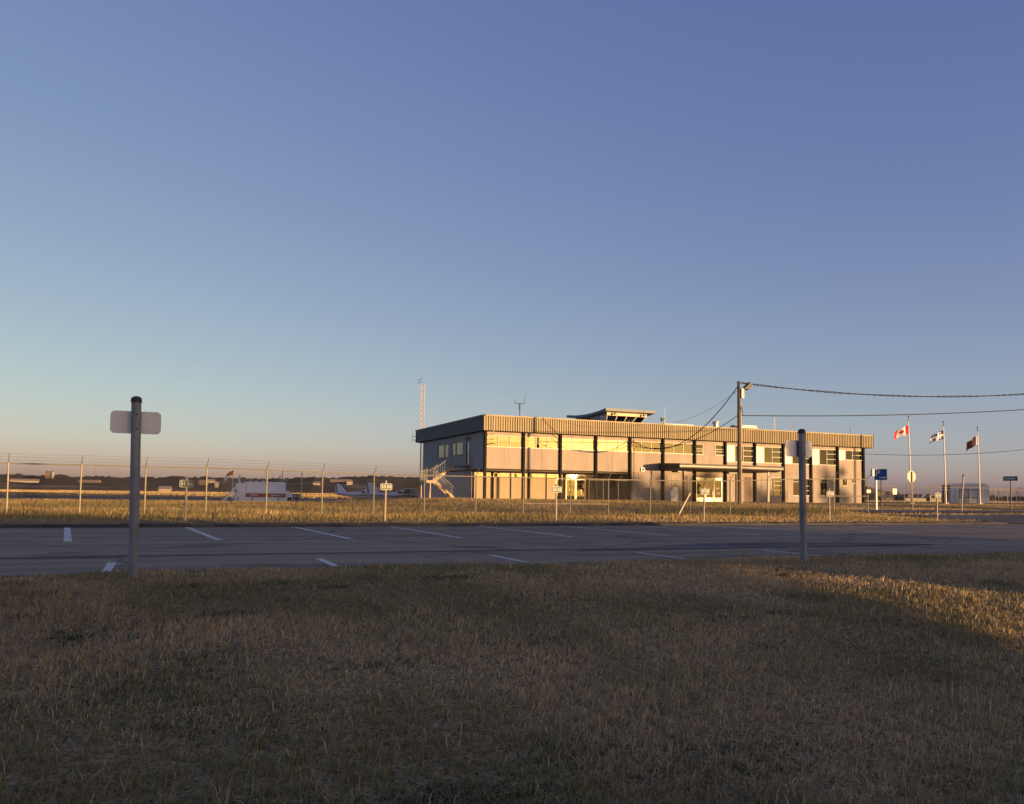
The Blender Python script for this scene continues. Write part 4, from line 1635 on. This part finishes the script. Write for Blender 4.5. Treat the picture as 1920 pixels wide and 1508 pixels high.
# ------------------------------------------------------------------ apron things
tw = mat('tank_white', (.78, .79, .80), .5, var=.08)
band = mat('tank_red_band', (.30, .03, .04), .5)
AZ = -.6
t = thing('fuel_tank', (12, 108, AZ), 'white rectangular fuel tank with a red band and side steps on the airfield', 'fuel tank')
MB().box(8.75, 15.6, 107.9, 112.0, AZ, .72).prism([(8.75, .72), (15.6, .72), (15.0, .92), (9.3, .92)], 'y', 107.9, 112.0).build('tank_base', tw, t)
MB().box(9.95, 14.8, 108.5, 111.6, .92, 2.1).build('tank_body', tw, t, bevel=.05)
MB().box(8.9, 9.9, 108.7, 111.4, .92, 1.9).build('end_box', tw, t)
b = MB().box(9.8, 14.7, 107.87, 107.895, .14, .62).build('red_band', band, t)
for (x, w_, z, h_) in ((10.4, .12, .3, .2), (10.6, .2, .42, .08), (10.85, .1, .28, .2), (11.0, .22, .33, .1), (12.9, .16, .28, .16), (13.12, .1, .28, .2), (13.3, .16, .28, .14), (13.55, .1, .3, .2), (13.75, .2, .3, .1), (14.2, .16, .32, .12)):
    MB().box(x, x + w_, 107.855, 107.868, z, z + h_).build('band_mark', tw, b)
for x in (8.95, 10.6, 13.8):
    MB().box(x - .05, x + .05, 107.8, 107.86, AZ, .13).build('support', gm, t)
MB().box(14.95, 15.5, 107.86, 107.895, AZ, .15).build('dark_hatch', black_m, t)
stp = MB()
stp.prism([(7.2, AZ), (7.0, AZ), (9.1, 2.0), (9.3, 2.0)], 'y', 108.6, 108.7).prism([(7.2, AZ), (7.0, AZ), (9.1, 2.0), (9.3, 2.0)], 'y', 109.5, 109.6)
stp.build('steps', tw, t)
rail(MB(), (7.1, 108.65, AZ), (9.2, 108.65, 2.0), .9, 6).build('handrail', steel_m, t)
for i, x in enumerate((10.6, 11.3, 12.1)):
    MB().tube((x, 110, 2.1), (x, 110, 2.4), .2, n=10).build('tank_valve', grey_metal, t)
MB().tube((9.1, 109, 1.9), (9.1, 109, 3.0), .09, n=8).build('vent_pipe', tw, t)

t = thing('fuel_pump', (15.6, 104, AZ), 'small dark fuel pump with two white dials right of the fuel tank', 'fuel pump')
MB().box(15.1, 16.0, 104, 104.5, AZ, .62).build('pump_body', mat('pump_dark', (.045, .045, .055), .5), t, bevel=.04)
for x in (15.2, 15.65):
    MB().box(x, x + .26, 103.97, 103.995, .26, .42).build('dial', white_m, t)
hose = [(15.25, 103.9, .1), (15.28, 103.85, -.25), (15.45, 103.85, -.42), (15.65, 103.85, -.42), (15.8, 103.85, -.25), (15.82, 103.9, .1)]
MB().path(hose, .03).build('hose', white_m, t)

t = thing('windsock', (11.5, 150, AZ), 'orange windsock on a white mast left of the fuel tank', 'windsock')
MB().tube((11.5, 150, AZ), (11.45, 150, 4.3), .08, .05, n=8).build('mast', white_m, t)
rg = []
for i, (x, z, r_) in enumerate(((11.4, 4.05, .42), (11.0, 3.95, .40), (10.6, 3.75, .36), (10.3, 3.4, .3), (10.15, 2.95, .24))):
    rg.append([(x + r_ * .25 * math.sin(2 * math.pi * k / 12), 150 + r_ * math.cos(2 * math.pi * k / 12), z + r_ * math.sin(2 * math.pi * k / 12)) for k in range(12)])
MB().rings(rg).build('sock', mat('sock_orange', (.72, .16, .04), .8), t)
MB().tube((10.45, 149.6, 3.3), (10.05, 149.6, 2.6), .26, .2, n=10).build('sock_tail', white_m, t)
MB().tube((11.5, 150, .6), (11.5, 150, 1.3), .22, n=8).build('mast_box', white_m, t)


def floodlight_pole(u, v, top, label, arms=True):
    t = thing('apron_light', (u, v, AZ), label, 'light pole', 'apron light poles')
    MB().tube((u, v, AZ), (u, v, top), .1, .07, n=8).build('pole', steel_m, t)
    MB().box(u - .12, u + .12, v - .1, v + .1, top, top + .35).build('lamp', grey_metal, t)
    if arms:
        MB().tube((u - .3, v, top - 1.3), (u + 1.0, v, top - 1.6), .13, n=6).build('side_lamp', grey_metal, t)


floodlight_pole(24.75, 160, 4.2, 'slim apron light pole right of the fuel pump', False)
floodlight_pole(21.14, 160, 4.6, 'apron light pole with an angled side lamp behind the fuel tank')
floodlight_pole(20.4, 158, 3.5, 'short apron light pole just left of the one with an angled lamp', False)


def plane(u, v, heading, label, stripe, fin_col):
    M_ = Matrix.Translation((u, v, AZ + .03)) @ Matrix.Rotation(heading, 4, 'Z')
    t = thing('light_aircraft', (u, v, AZ + .03), label, 'aircraft', 'parked light aircraft')

    def B(m, name, material, parent=t, smooth=False):
        m.v = [tuple(M_ @ Vector(p)) for p in m.v]
        return m.build(name, material, parent, smooth)
    body = mat('aircraft_white', (.58, .60, .68), .35, var=.05)
    st_m = mat('aircraft_stripe_' + stripe, {'navy': (.03, .035, .09), 'grey': (.08, .085, .11)}[stripe], .4)
    secs = [(-5.0, 1.28, .04, .10), (-4.2, 1.22, .14, .2), (-2.8, 1.14, .29, .34), (-1.3, 1.12, .46, .50), (-.5, 1.2, .54, .70), (.5, 1.2, .55, .72), (1.05, 1.02, .53, .54), (1.6, .96, .48, .44), (2.4, .93, .43, .40), (2.85, .93, .3, .3), (3.0, .93, .12, .12)]
    rg = []
    for x, zc, hw, hh in secs:
        rg.append([(x, hw * math.copysign(abs(math.cos(2 * math.pi * k / 18)) ** .75, math.cos(2 * math.pi * k / 18)), zc + hh * math.copysign(abs(math.sin(2 * math.pi * k / 18)) ** .75, math.sin(2 * math.pi * k / 18))) for k in range(18)])
    fus = B(MB().rings(rg), 'fuselage', body, smooth=True)
    for s in (-1, 1):
        pts_lo, pts_hi = [], []
        for x, zc, hw, hh in secs[1:-2]:
            pts_lo.append((x, s * (hw + .012), zc - .22 * hh - .03))
            pts_hi.append((x, s * (hw + .012), zc + .02 * hh))
        m = MB()
        for i in range(len(pts_lo) - 1):
            m.poly([pts_lo[i], pts_lo[i + 1], pts_hi[i + 1], pts_hi[i]])
        B(m, 'stripe', st_m, fus)
        m = MB()
        for (x0, x1, z0_, z1_) in ((-1.15, -.55, 1.42, 1.68), (-.48, .38, 1.38, 1.78)):
            m.poly([(x0, s * .565, z0_), (x1, s * .575, z0_), (x1 - .08, s * .53, z1_), (x0 + .05, s * .5, z1_)])
        B(m, 'side_window', black_m, fus)
    B(MB().poly([(.52, -.5, 1.5), (.52, .5, 1.5), (.3, .42, 1.9), (.3, -.42, 1.9)]).poly([(1.0, -.5, 1.42), (1.0, .5, 1.42), (.55, .48, 1.84), (.55, -.48, 1.84)]), 'windscreen', black_m, fus)
    w = MB()
    prof = [(1.2, 1.93), (1.0, 2.05), (.5, 2.1), (-.3, 1.99), (-.32, 1.96), (.5, 1.93)]
    w.prism(prof, 'y', -5.4, 5.4)
    wing = B(w, 'wing', body)
    for s in (-1, 1):
        B(MB().tube((.4, s * .55, .78), (.45, s * 2.7, 1.95), .045, n=6), 'strut', body)
        B(MB().tube((.0, s * .4, .72), (-.05, s * 1.15, .2), .05, n=6), 'gear_leg', body)
        B(MB().tube((-.05, s * 1.1, .2), (-.05, s * 1.25, .2), .2, n=12), 'wheel', black_m)
        sp = MB().prism([(-5.05, 1.26), (-4.9, 1.31), (-4.15, 1.31), (-4.0, 1.26)], 'y', min(s * .08, s * 1.7), max(s * .08, s * 1.7))
        B(sp, 'tailplane', body)
    B(MB().tube((2.05, 0, .6), (2.1, 0, .2), .05, n=6), 'gear_leg', body)
    B(MB().tube((2.1, -.07, .19), (2.1, .07, .19), .18, n=12), 'wheel', black_m)
    fin = B(MB().prism([(-3.2, 1.4), (-4.35, 2.72), (-5.0, 2.72), (-4.98, 1.3), (-4.2, 1.22)], 'y', -.045, .045), 'fin', body)
    for s in (-1, 1):
        B(MB().poly([(-4.85, s * .049, 1.42), (-5.0, s * .049, 2.7), (-4.86, s * .049, 2.7), (-4.62, s * .049, 1.42)]), 'rudder_stripe', st_m, fin)
    B(MB().tube((2.98, 0, .93), (3.25, 0, .93), .13, .02, n=10), 'spinner', st_m)
    B(MB().box(3.02, 3.07, -.06, .06, .0, 1.86), 'propeller', black_m)
    return t


ax = R(-16)
plane(23.2 + 5.0 * math.cos(ax), 99.5 + 5.0 * math.sin(ax), ax, 'parked white high wing aircraft with navy stripe, its tall fin left of the outside stair', 'navy', 0)
ax = R(-9)
plane(24.2 + 5.0 * math.cos(ax), 124.0 + 5.0 * math.sin(ax), ax, 'farther parked white aircraft with grey stripe, its tail left of the navy striped one', 'grey', 0)

# ------------------------------------------------------------------ far buildings on the slopes
def ridge_h(x):
    xs = [p[0] for p in ridge_px]
    ys = [p[1] for p in ridge_px]
    y = np.interp(x, xs, ys)
    hor = 927 + (x - 960) * 0.0128
    return (hor - y) / 1530.0 * 1900 * math.cos(px_dir(x) - YAW) + CAM_H


PR = [(0.46, -0.02), (0.5, 0.1), (0.56, 0.22), (0.62, 0.33), (0.7, 0.46), (0.8, 0.62), (0.9, 0.82), (0.97, 0.95), (1.0, 1.0)]


def slope_at(x, rr):
    f = np.interp(rr, [p[0] for p in PR], [p[1] for p in PR])
    a = px_dir(x)
    r = 1900 * rr
    return Vector((math.sin(a) * r, math.cos(a) * r, float(ridge_h(x) * f)))


far_w = mat('far_white_wall', (.27, .24, .20), .8)
far_p = mat('far_pink_wall', (.13, .10, .075), .8)
far_r = mat('far_roof_grey', (.16, .13, .11), .8)
far_y = mat('far_cream_wall', (.6, .55, .34), .8)


def far_house(x, rr, w, d_, h, wall, label, cat='building', roof_h=2.5, ang=None):
    p = slope_at(x, rr) if rr > .46 else Vector((math.sin(px_dir(x)) * 1900 * rr, math.cos(px_dir(x)) * 1900 * rr, -.6))
    a = -px_dir(x) + (random.uniform(-.5, .5) if ang is None else ang)
    t = thing('far_building', p, label, cat, 'far buildings')
    M_ = Matrix.Translation(p) @ Matrix.Rotation(a, 4, 'Z')

    def B(m, name, material, parent=t):
        m.v = [tuple(M_ @ Vector(q)) for q in m.v]
        return m.build(name, material, parent)
    B(MB().box(-w / 2, w / 2, -d_ / 2, d_ / 2, -3, h), 'wall', wall)
    B(MB().prism([(-d_ / 2 - .6, h), (d_ / 2 + .6, h), (0, h + roof_h)], 'x', -w / 2 - .5, w / 2 + .5), 'roof', far_r)
    for i in range(max(2, int(w / 5)) if h > 2.9 and w < 20 else 0):
        cx = -w / 2 + (i + .5) * w / max(2, int(w / 5))
        B(MB().box(cx - .7, cx + .7, -d_ / 2 - .06, -d_ / 2 - .02, 1, min(h - .6, 2.8)), 'window', black_m)


far_house(90, .80, 4, 6, 11, far_p, 'tall pinkish twin tower building on the far left hillside', 'building', 1.0)
far_house(99, .80, 3, 6, 11, far_w, 'pale tower just right of the pinkish one on the left hillside', 'building', 1.0)
far_house(48, .60, 30, 6, 1.6, far_w, 'long pale low building at the left foot of the hills', 'building')
far_house(170, .62, 26, 6, 1.2, far_p, 'long low pinkish building right of the hillside towers')
far_house(312, .40, 9, 7, 2.4, far_w, 'small white hangar with an open front far across the airfield', 'hangar')
far_house(398, .66, 9, 6, 3.2, far_w, 'white house on the hillside left of the windsock')
far_house(383, .60, 9, 8, 4, far_p, 'small pinkish house below the white hillside house')
far_house(408, .53, 4, 4, 4, far_w, 'tiny white hut at the foot of the hill left of the windsock')
far_house(595, .60, 9, 6, 2.2, far_w, 'white building on the slope between fuel pump and aircraft tails')
far_house(656, .60, 8, 6, 4.5, far_w, 'bright white house on the slope above the aircraft tails')
far_house(640, .74, 34, 9, 3, far_p, 'long tan barn high on the slope above the aircraft tails')
far_house(1730, .36, 24, 8, 2.6, far_y, 'long low cream shed behind the far fence between two flagpoles', roof_h=1.0, ang=.1)
far_house(1741, .34, 2.4, 2.4, 5.0, far_w, 'narrow white kiosk in front of the long cream shed', roof_h=.6)
far_house(1722, .50, 8, 6, 3.0, far_w, 'small white house at the foot of the right treeline')
far_house(1703, .56, 5, 5, 3.0, far_w, 'tiny pale house behind the first flagpole')
far_house(1650, .55, 9, 7, 4.0, far_p, 'pinkish house on the low right hill beside the parking sign')
far_house(1665, .44, 9, 7, 3.0, far_w, 'pale house at the foot of the low right hill')
far_house(1690, .48, 14, 8, 3.0, far_p, 'low reddish house under the square notice board')
for (x, h, lab) in ((178, 52, 'thin tall radio mast on the left skyline'), (497, 40, 'thin radio mast on the skyline behind the fuel tank')):
    p = slope_at(x, .97)
    t = thing('far_mast', p, lab, 'radio mast', 'far masts')
    MB().tube((p.x, p.y, p.z - 3), (p.x, p.y, p.z + h * .55), .6, .35, n=5).build('mast', far_r, t)
    MB().tube((p.x - 2, p.y, p.z + h * .4), (p.x + 2, p.y, p.z + h * .4), .25, n=4).build('crossbar', far_r, t)

# ------------------------------------------------------------------ grass
def blade_material():
    m, nt, p = principled('grass_blades')
    n, l = nt.nodes, nt.links
    at = n.new('ShaderNodeAttribute')
    at.attribute_name = 'tone'
    l.new(at.outputs['Color'], p.inputs['Base Color'])
    p.inputs['Roughness'].default_value = .7
    p.inputs['Specular IOR Level'].default_value = .25
    tr = n.new('ShaderNodeBsdfTranslucent')
    l.new(at.outputs['Color'], tr.inputs['Color'])
    mx = n.new('ShaderNodeMixShader')
    mx.inputs[0].default_value = .25
    l.new(p.outputs[0], mx.inputs[1])
    l.new(tr.outputs[0], mx.inputs[2])
    l.new(mx.outputs[0], n['Material Output'].inputs[0])
    return m


blade_mat = blade_material()


def blades(name, U, V, Hh, Wd, col, lean=.45, seed=1, wind=(0.15, 0.0)):
    """one mesh of tapered, bent blades"""
    g = np.random.default_rng(seed)
    n = len(U)
    Z = zg(U, V) - .005
    az = g.uniform(0, 2 * math.pi, n)
    ln = np.abs(g.normal(0, lean, n)) * Hh
    dx = np.cos(az) * ln + wind[0] * Hh
    dy = np.sin(az) * ln + wind[1] * Hh
    wa = g.uniform(0, 2 * math.pi, n)
    wx, wy = np.cos(wa) * Wd / 2, np.sin(wa) * Wd / 2
    co = np.empty((n, 5, 3))
    co[:, 0] = np.stack([U - wx, V - wy, Z], -1)
    co[:, 1] = np.stack([U + wx, V + wy, Z], -1)
    mx_, my_, mz = U + dx * .32, V + dy * .32, Z + Hh * .6
    co[:, 2] = np.stack([mx_ + wx * .75, my_ + wy * .75, mz], -1)
    co[:, 3] = np.stack([mx_ - wx * .75, my_ - wy * .75, mz], -1)
    co[:, 4] = np.stack([U + dx, V + dy, Z + Hh * np.clip(1 - .35 * (ln / Hh) ** 2, .35, 1)], -1)
    b = np.arange(n) * 5
    loops = np.stack([b, b + 1, b + 2, b + 3, b + 3, b + 2, b + 4], -1).ravel()
    starts = np.stack([np.arange(n) * 7, np.arange(n) * 7 + 4], -1).ravel()
    me = bpy.data.meshes.new(name)
    me.vertices.add(n * 5)
    me.vertices.foreach_set('co', co.ravel())
    me.loops.add(n * 7)
    me.loops.foreach_set('vertex_index', loops)
    me.polygons.add(n * 2)
    me.polygons.foreach_set('loop_start', starts)
    me.update()
    ca = me.color_attributes.new('tone', 'FLOAT_COLOR', 'POINT')
    c4 = np.ones((n, 5, 4))
    c4[:, :, :3] = col[:, None, :]
    ca.data.foreach_set('color', c4.ravel())
    me.materials.append(blade_mat)
    o = bpy.data.objects.new(name, me)
    C.objects.link(o)
    tag(o, kind='stuff')
    return o


def tones(U, V, seed, green=0.3, scale=1.6, contrast=1.0):
    """straw, grey-brown, rusty and green blades in patches"""
    g = np.random.default_rng(seed)
    n = len(U)
    straw = np.array([.72, .57, .34])
    brown = np.array([.44, .32, .205])
    rust = np.array([.40, .27, .165])
    olive = np.array([.22, .205, .095])
    k = fbm(U, V, scale, seed) + g.normal(0, .08, n)
    gm_ = np.clip((k - (1 - green) + .28) / .12, 0, 1)[:, None]
    k2 = fbm(U, V, scale * 1.6, seed + 5) + g.normal(0, .08, n)
    rm_ = np.clip((k2 - .52) / .12, 0, 1)[:, None] * .8
    s = g.uniform(0, 1, n)[:, None] ** 1.4
    dry = straw * s + brown * (1 - s)
    dry = dry * (1 - rm_) + (rust * .7 + dry * .3) * rm_
    c = dry * (1 - gm_) + (olive * .8 + dry * .2) * gm_
    big = .78 + .5 * fbm(U, V, scale * 3.1, seed + 9)
    return c * (g.uniform(.6, 1.25, n) * big)[:, None] * np.array([1.06, 1.0, .80])


def cam_uv(Zc, X):
    return X * math.cos(YAW) + Zc * math.sin(YAW), -X * math.sin(YAW) + Zc * math.cos(YAW)


# near lawn
g = np.random.default_rng(5)
nB = 470000
Zc = (g.uniform(1.5 ** 1.0, 15.5 ** 1.0, nB)) ** (1 / 1.0)
X = g.uniform(-.74, .74, nB) * Zc + g.uniform(-.4, .4, nB)
U, V = cam_uv(Zc, X)
# gather some of the blades into tufts
tu, tv = np.floor(U / .16), np.floor(V / .16)
jx = np.sin(tu * 12.9898 + tv * 78.233) * 43758.5453
jy = np.sin(tu * 39.346 + tv * 11.135) * 24634.6345
cx, cy = (tu + (jx - np.floor(jx))) * .16, (tv + (jy - np.floor(jy))) * .16
pull = g.uniform(0, 1, nB) ** 2 * .75
U, V = U + (cx - U) * pull, V + (cy - V) * pull
ok = (V < lot_near(U) + .10 * (vnoise(U, V, .35, 8) - .35) + .1 * np.abs(g.normal(0, .5, nB)) * (vnoise(U, V, .6, 18) > .6)) & (V > .3)
ok &= g.uniform(0, 1, nB) < np.clip((fbm(U, V, .9, 33) - .14) * 6, .45, 1)
U, V, Zc = U[ok], V[ok], Zc[ok]
hn = fbm(U, V, .8, 21)
Hh = (.020 + .062 * hn ** 1.5) * g.uniform(.5, 1.4, len(U))
tall = g.uniform(0, 1, len(U)) < .016
Hh = np.where(tall, Hh * 1.7 + .015, Hh)
edge = ss(lot_near(U) - V, 0, .8)
Hh *= .7 + .3 * edge
Wd = g.uniform(.0022, .0046, len(U)) * (.85 + Zc / 9)
col = tones(U, V, 31, .26, 1.5)
col[tall] = np.array([.58, .45, .28]) * g.uniform(.7, 1.15, (tall.sum(), 1))
blades('lawn_grass', U, V, Hh, Wd, col, lean=1.35, seed=2, wind=(.15, .05))

# broad-leaved weeds in low dark clumps
nc = 70
wz = g.uniform(1.9, 11, nc)
wu, wv = cam_uv(wz, g.uniform(-.68, .68, nc) * wz)
per = 150
rad = np.repeat(g.uniform(.05, .2, nc), per)
U = np.repeat(wu, per) + g.normal(0, 1, nc * per) * rad * 1.4
V = np.repeat(wv, per) + g.normal(0, 1, nc * per) * rad * .8
ok = (V < lot_near(U) - .15) & (V > .4)
U, V = U[ok], V[ok]
blades('lawn_weeds', U, V, g.uniform(.02, .05, len(U)), g.uniform(.006, .013, len(U)), np.array([.105, .12, .05]) * g.uniform(.6, 1.3, (len(U), 1)), lean=1.6, seed=12, wind=(0, 0))

# rough grass between the lot, the fence and the terminal
nB = 150000
U = g.uniform(-16, 40, nB)
V = 21.85 + 50 * g.uniform(0, 1, nB) ** 1.55
keep = (U < 16 + .52 * V) & (U > -5 - .35 * V + 8) & ~((U > 26) & (V > 67.5)) & ~((U > 30.2) & (V < 26.4)) & ~((U > 32.3) & (V > 24.4) & (V < 28.8)) & ~((U > 33.3) & (V > 31.0) & (V < 37.2))
U, V = U[keep], V[keep]
hn = fbm(U, V, 3.5, 41)
near_f = np.exp(-((V - 32.3) / 2.2) ** 2)
weeds = ss(U, 14, 20) * (1 - ss(U, 32, 36)) * np.exp(-((V - 33.5) / 3.0) ** 2)
short = (1 - ss(V, 22.2, 24.5)) 
Hh = (.07 + .14 * hn + .12 * near_f + .34 * weeds * hn) * g.uniform(.5, 1.3, len(U)) * (1 - .55 * short)
Wd = g.uniform(.006, .014, len(U)) * (.8 + V / 60)
col = tones(U, V, 51, .30, 5.0)
gw = np.clip(weeds * (hn * 3.0 - .55), 0, .92)[:, None]
col = col * (1 - gw) + np.array([.11, .115, .045]) * g.uniform(.7, 1.3, len(U))[:, None] * gw
col = col * np.array([.80, .78, .66])
blades('rough_grass', U, V, Hh, Wd, col, lean=.38, seed=3, wind=(.12, 0))

# verge on the right between the roads
nB = 90000
U = g.uniform(24, 95, nB)
V = g.uniform(21.85, 64, nB)
keep = ~((U > 30.2) & (U < 38.7) & (V < 26.4)) & ~((U > 32.3) & (V > 24.4) & (V < 28.8)) & ~((U > 33.3) & (V > 31.0) & (V < 37.2)) & ~((U < 73.5) & (V > 63)) & (U > 8 + .62 * V)
U, V = U[keep], V[keep]
blades('verge_grass', U, V, (.05 + .08 * fbm(U, V, 3, 61)) * g.uniform(.6, 1.3, len(U)), g.uniform(.010, .022, len(U)), tones(U, V, 63, .25, 4), lean=.4, seed=6)

# fields beyond the apron
nB = 90000
Zc = 190.0 * (900.0 / 190.0) ** g.uniform(0, 1, nB)
X = g.uniform(-.72, .75, nB) * Zc
U, V = cam_uv(Zc, X)
keep = (V > 192) & ~((V > 234) & (V < 264))
U, V = U[keep], V[keep]
dist = np.hypot(U, V)
strip = vnoise(U * .15 + 300, V, 26, 71)
c = tones(U, V, 73, .25, 40)
c = c * (.55 + .75 * strip)[:, None]
blades('field_grass', U, V, g.uniform(.18, .42, len(U)), dist * g.uniform(.0012, .0026, len(U)), c, lean=.3, seed=8)

# ------------------------------------------------------------------ hedges and shrubs added behind the photographer for the long shade; unseen trees beyond
bark_m = mat('bark', (.10, .075, .055), .9, var=.3, bump=.3)
leaf_m = mat('leaf_green', (.055, .075, .028), .7, var=.3, scale=4)


def leaf_cloud(name, centres, radii, n, size, parent, seed):
    g = np.random.default_rng(seed)
    ci = g.integers(0, len(centres), n)
    d = g.normal(0, 1, (n, 3))
    d /= np.linalg.norm(d, axis=1)[:, None]
    p = np.array(centres)[ci] + d * np.array(radii)[ci] * (g.uniform(0, 1, n) ** .5)[:, None]
    a = g.normal(0, 1, (n, 3))
    a /= np.linalg.norm(a, axis=1)[:, None]
    b = np.cross(a, g.normal(0, 1, (n, 3)))
    b /= np.linalg.norm(b, axis=1)[:, None]
    s = size * g.uniform(.6, 1.3, n)[:, None]
    q = np.stack([p - a * s, p + b * s * .5, p + a * s, p - b * s * .5], 1).reshape(-1, 3)
    me = bpy.data.meshes.new(name)
    me.from_pydata(q.tolist(), [], (np.arange(n * 4).reshape(-1, 4)).tolist())
    me.materials.append(leaf_m)
    o = bpy.data.objects.new(name, me)
    C.objects.link(o)
    o.parent = parent
    o.matrix_parent_inverse = world_inv(parent)
    return o


def shade_hedge(u0, u1, v, h, label):  # added out of view to shade the lawn; the solid core blocks the sun
    t = thing('shade_hedge', ((u0 + u1) / 2, v, 0), label, 'shade_hedge', 'added shade hedges behind the lawn')
    m = MB()
    rg = []
    x = u0
    while x <= u1 + .01:
        hh = h - .1 + random.uniform(-.05, .03)
        w = .38 + random.uniform(-.05, .05)
        rg.append([(x, v - w, 0), (x, v - w, hh * .7), (x, v - w * .5, hh), (x, v + w * .5, hh), (x, v + w, hh * .7), (x, v + w, 0)])
        x += .5
    m.rings(rg).build('shade_core', bark_m, t)
    n = int((u1 - u0) * 260)
    cs = [(u, v, h * f) for u in np.arange(u0 + .2, u1, .4) for f in (.3, .68)]
    leaf_cloud('leaves', cs, [(.35, .45, h * .33)] * len(cs), n, .06, t, int(abs(u0) * 10) + 3)


def tree(u, v, h, crown_r, trunk_h, label, trunk_r=.18, seed=0, cat='tree'):
    g = random.Random(seed)
    t = thing('tree', (u, v, 0), label, cat, 'trees behind the lawn')
    m = MB().tube((u, v, -.2), (u, v, trunk_h), trunk_r, trunk_r * .75, n=10).tube((u, v, trunk_h), (u, v, h * .8), trunk_r * .75, .04, n=8)
    cs, rs = [], []
    for i in range(16):
        a = g.uniform(0, 2 * math.pi)
        z = trunk_h + (h - trunk_h) * g.uniform(.12, .9)
        r_ = crown_r * g.uniform(.3, .75) * (1 - .5 * abs((z - trunk_h) / (h - trunk_h) - .4))
        c_ = (u + math.cos(a) * r_, v + math.sin(a) * r_, z)
        m.tube((u, v, max(trunk_h * .9, z - 1.0)), c_, .06, .02, n=5)
        cs.append(c_)
        k = crown_r * g.uniform(.3, .5)
        rs.append((k, k, k * .75))
    m.build('trunk', bark_m, t)
    leaf_cloud('crown', cs, rs, 5200, .13, t, seed + 70)
    return t


shade_hedge(13.3, 27.0, -3.0, .86, 'low clipped hedgerow added unseen behind the photographer to shade the right lawn')
shade_hedge(-3.0, 14.3, -12.0, 2.6, 'tall dense hedgerow added unseen behind the photographer to shade the left lawn and post')
t = thing('shade_shrub_row', (11.5, -3, -.3), 'unseen shrubs added and raised to let a sun patch onto the lawn', 'shrub')  # added out of view; underside shaped to throw the sun patch on the grass
us_, zb_ = [9.3, 9.75, 10.95, 12.25, 13.3], [-.05, .0, .16, .28, .32]
rg = []
for x in np.arange(9.3, 13.31, .2):
    zb = float(np.interp(x, us_, zb_)) + random.uniform(-.015, .015)
    top = 1.0 + random.uniform(-.05, .05)
    rg.append([(x, -3.25, zb + .03), (x, -3.3, .7), (x, -3.1, top), (x, -2.9, top), (x, -2.7, .7), (x, -2.75, zb)])
MB().rings(rg).build('foliage_core', leaf_m, t)
for x in (9.6, 10.7, 11.8, 12.9):
    MB().tube((x, -3, -.5), (x + .05, -3, .5), .02, .015, n=6).build('stem', bark_m, t)
cs = [(x, -3, z) for x in np.arange(9.5, 13.2, .3) for z in (.6, .8)]
leaf_cloud('leaves', cs, [(.3, .4, .22)] * len(cs), 1500, .05, t, 44)
t = thing('shade_column_shrub', (19.36, -12.9, 0), 'narrow upright evergreen added unseen to shade the right near post', 'shrub')  # added out of view to keep sun off the right post and plate
MB().tube((19.36, -12.9, -.2), (19.36, -12.9, 3.1), .27, .2, n=10).build('shade_core', bark_m, t)
leaf_cloud('leaves', [(19.36, -12.9, z) for z in np.arange(.3, 3.3, .3)], [(.33, .33, .3)] * 10, 2200, .06, t, 9)
tree(5.0, -16.0, 8.5, 3.4, 2.2, 'broad tree behind the tall hedgerow', .22, 2)
for i, (u, v, h) in enumerate(((96, -28, 5.6), (101, -30, 6.6), (109, -29, 4.6), (117, -27, 7.2), (90, -24, 5.4), (159, -27, 7.5), (163, -28, 8.0))):  # last two added out of view to keep sun off the shed
    tree(u, v, h, 2.6, 1.0, ['roadside tree, left of the tallest one, far behind the photographer', 'tallest roadside tree far behind the photographer', 'roadside tree right of the tallest one, far behind the photographer', 'roadside tree between the tallest group and the far pair, behind the photographer', 'small leftmost roadside tree far behind the photographer', 'left one of a far pair of unseen trees added to shade the shed', 'right one of a far pair of unseen trees added to shade the shed'][i], .16, 20 + i)
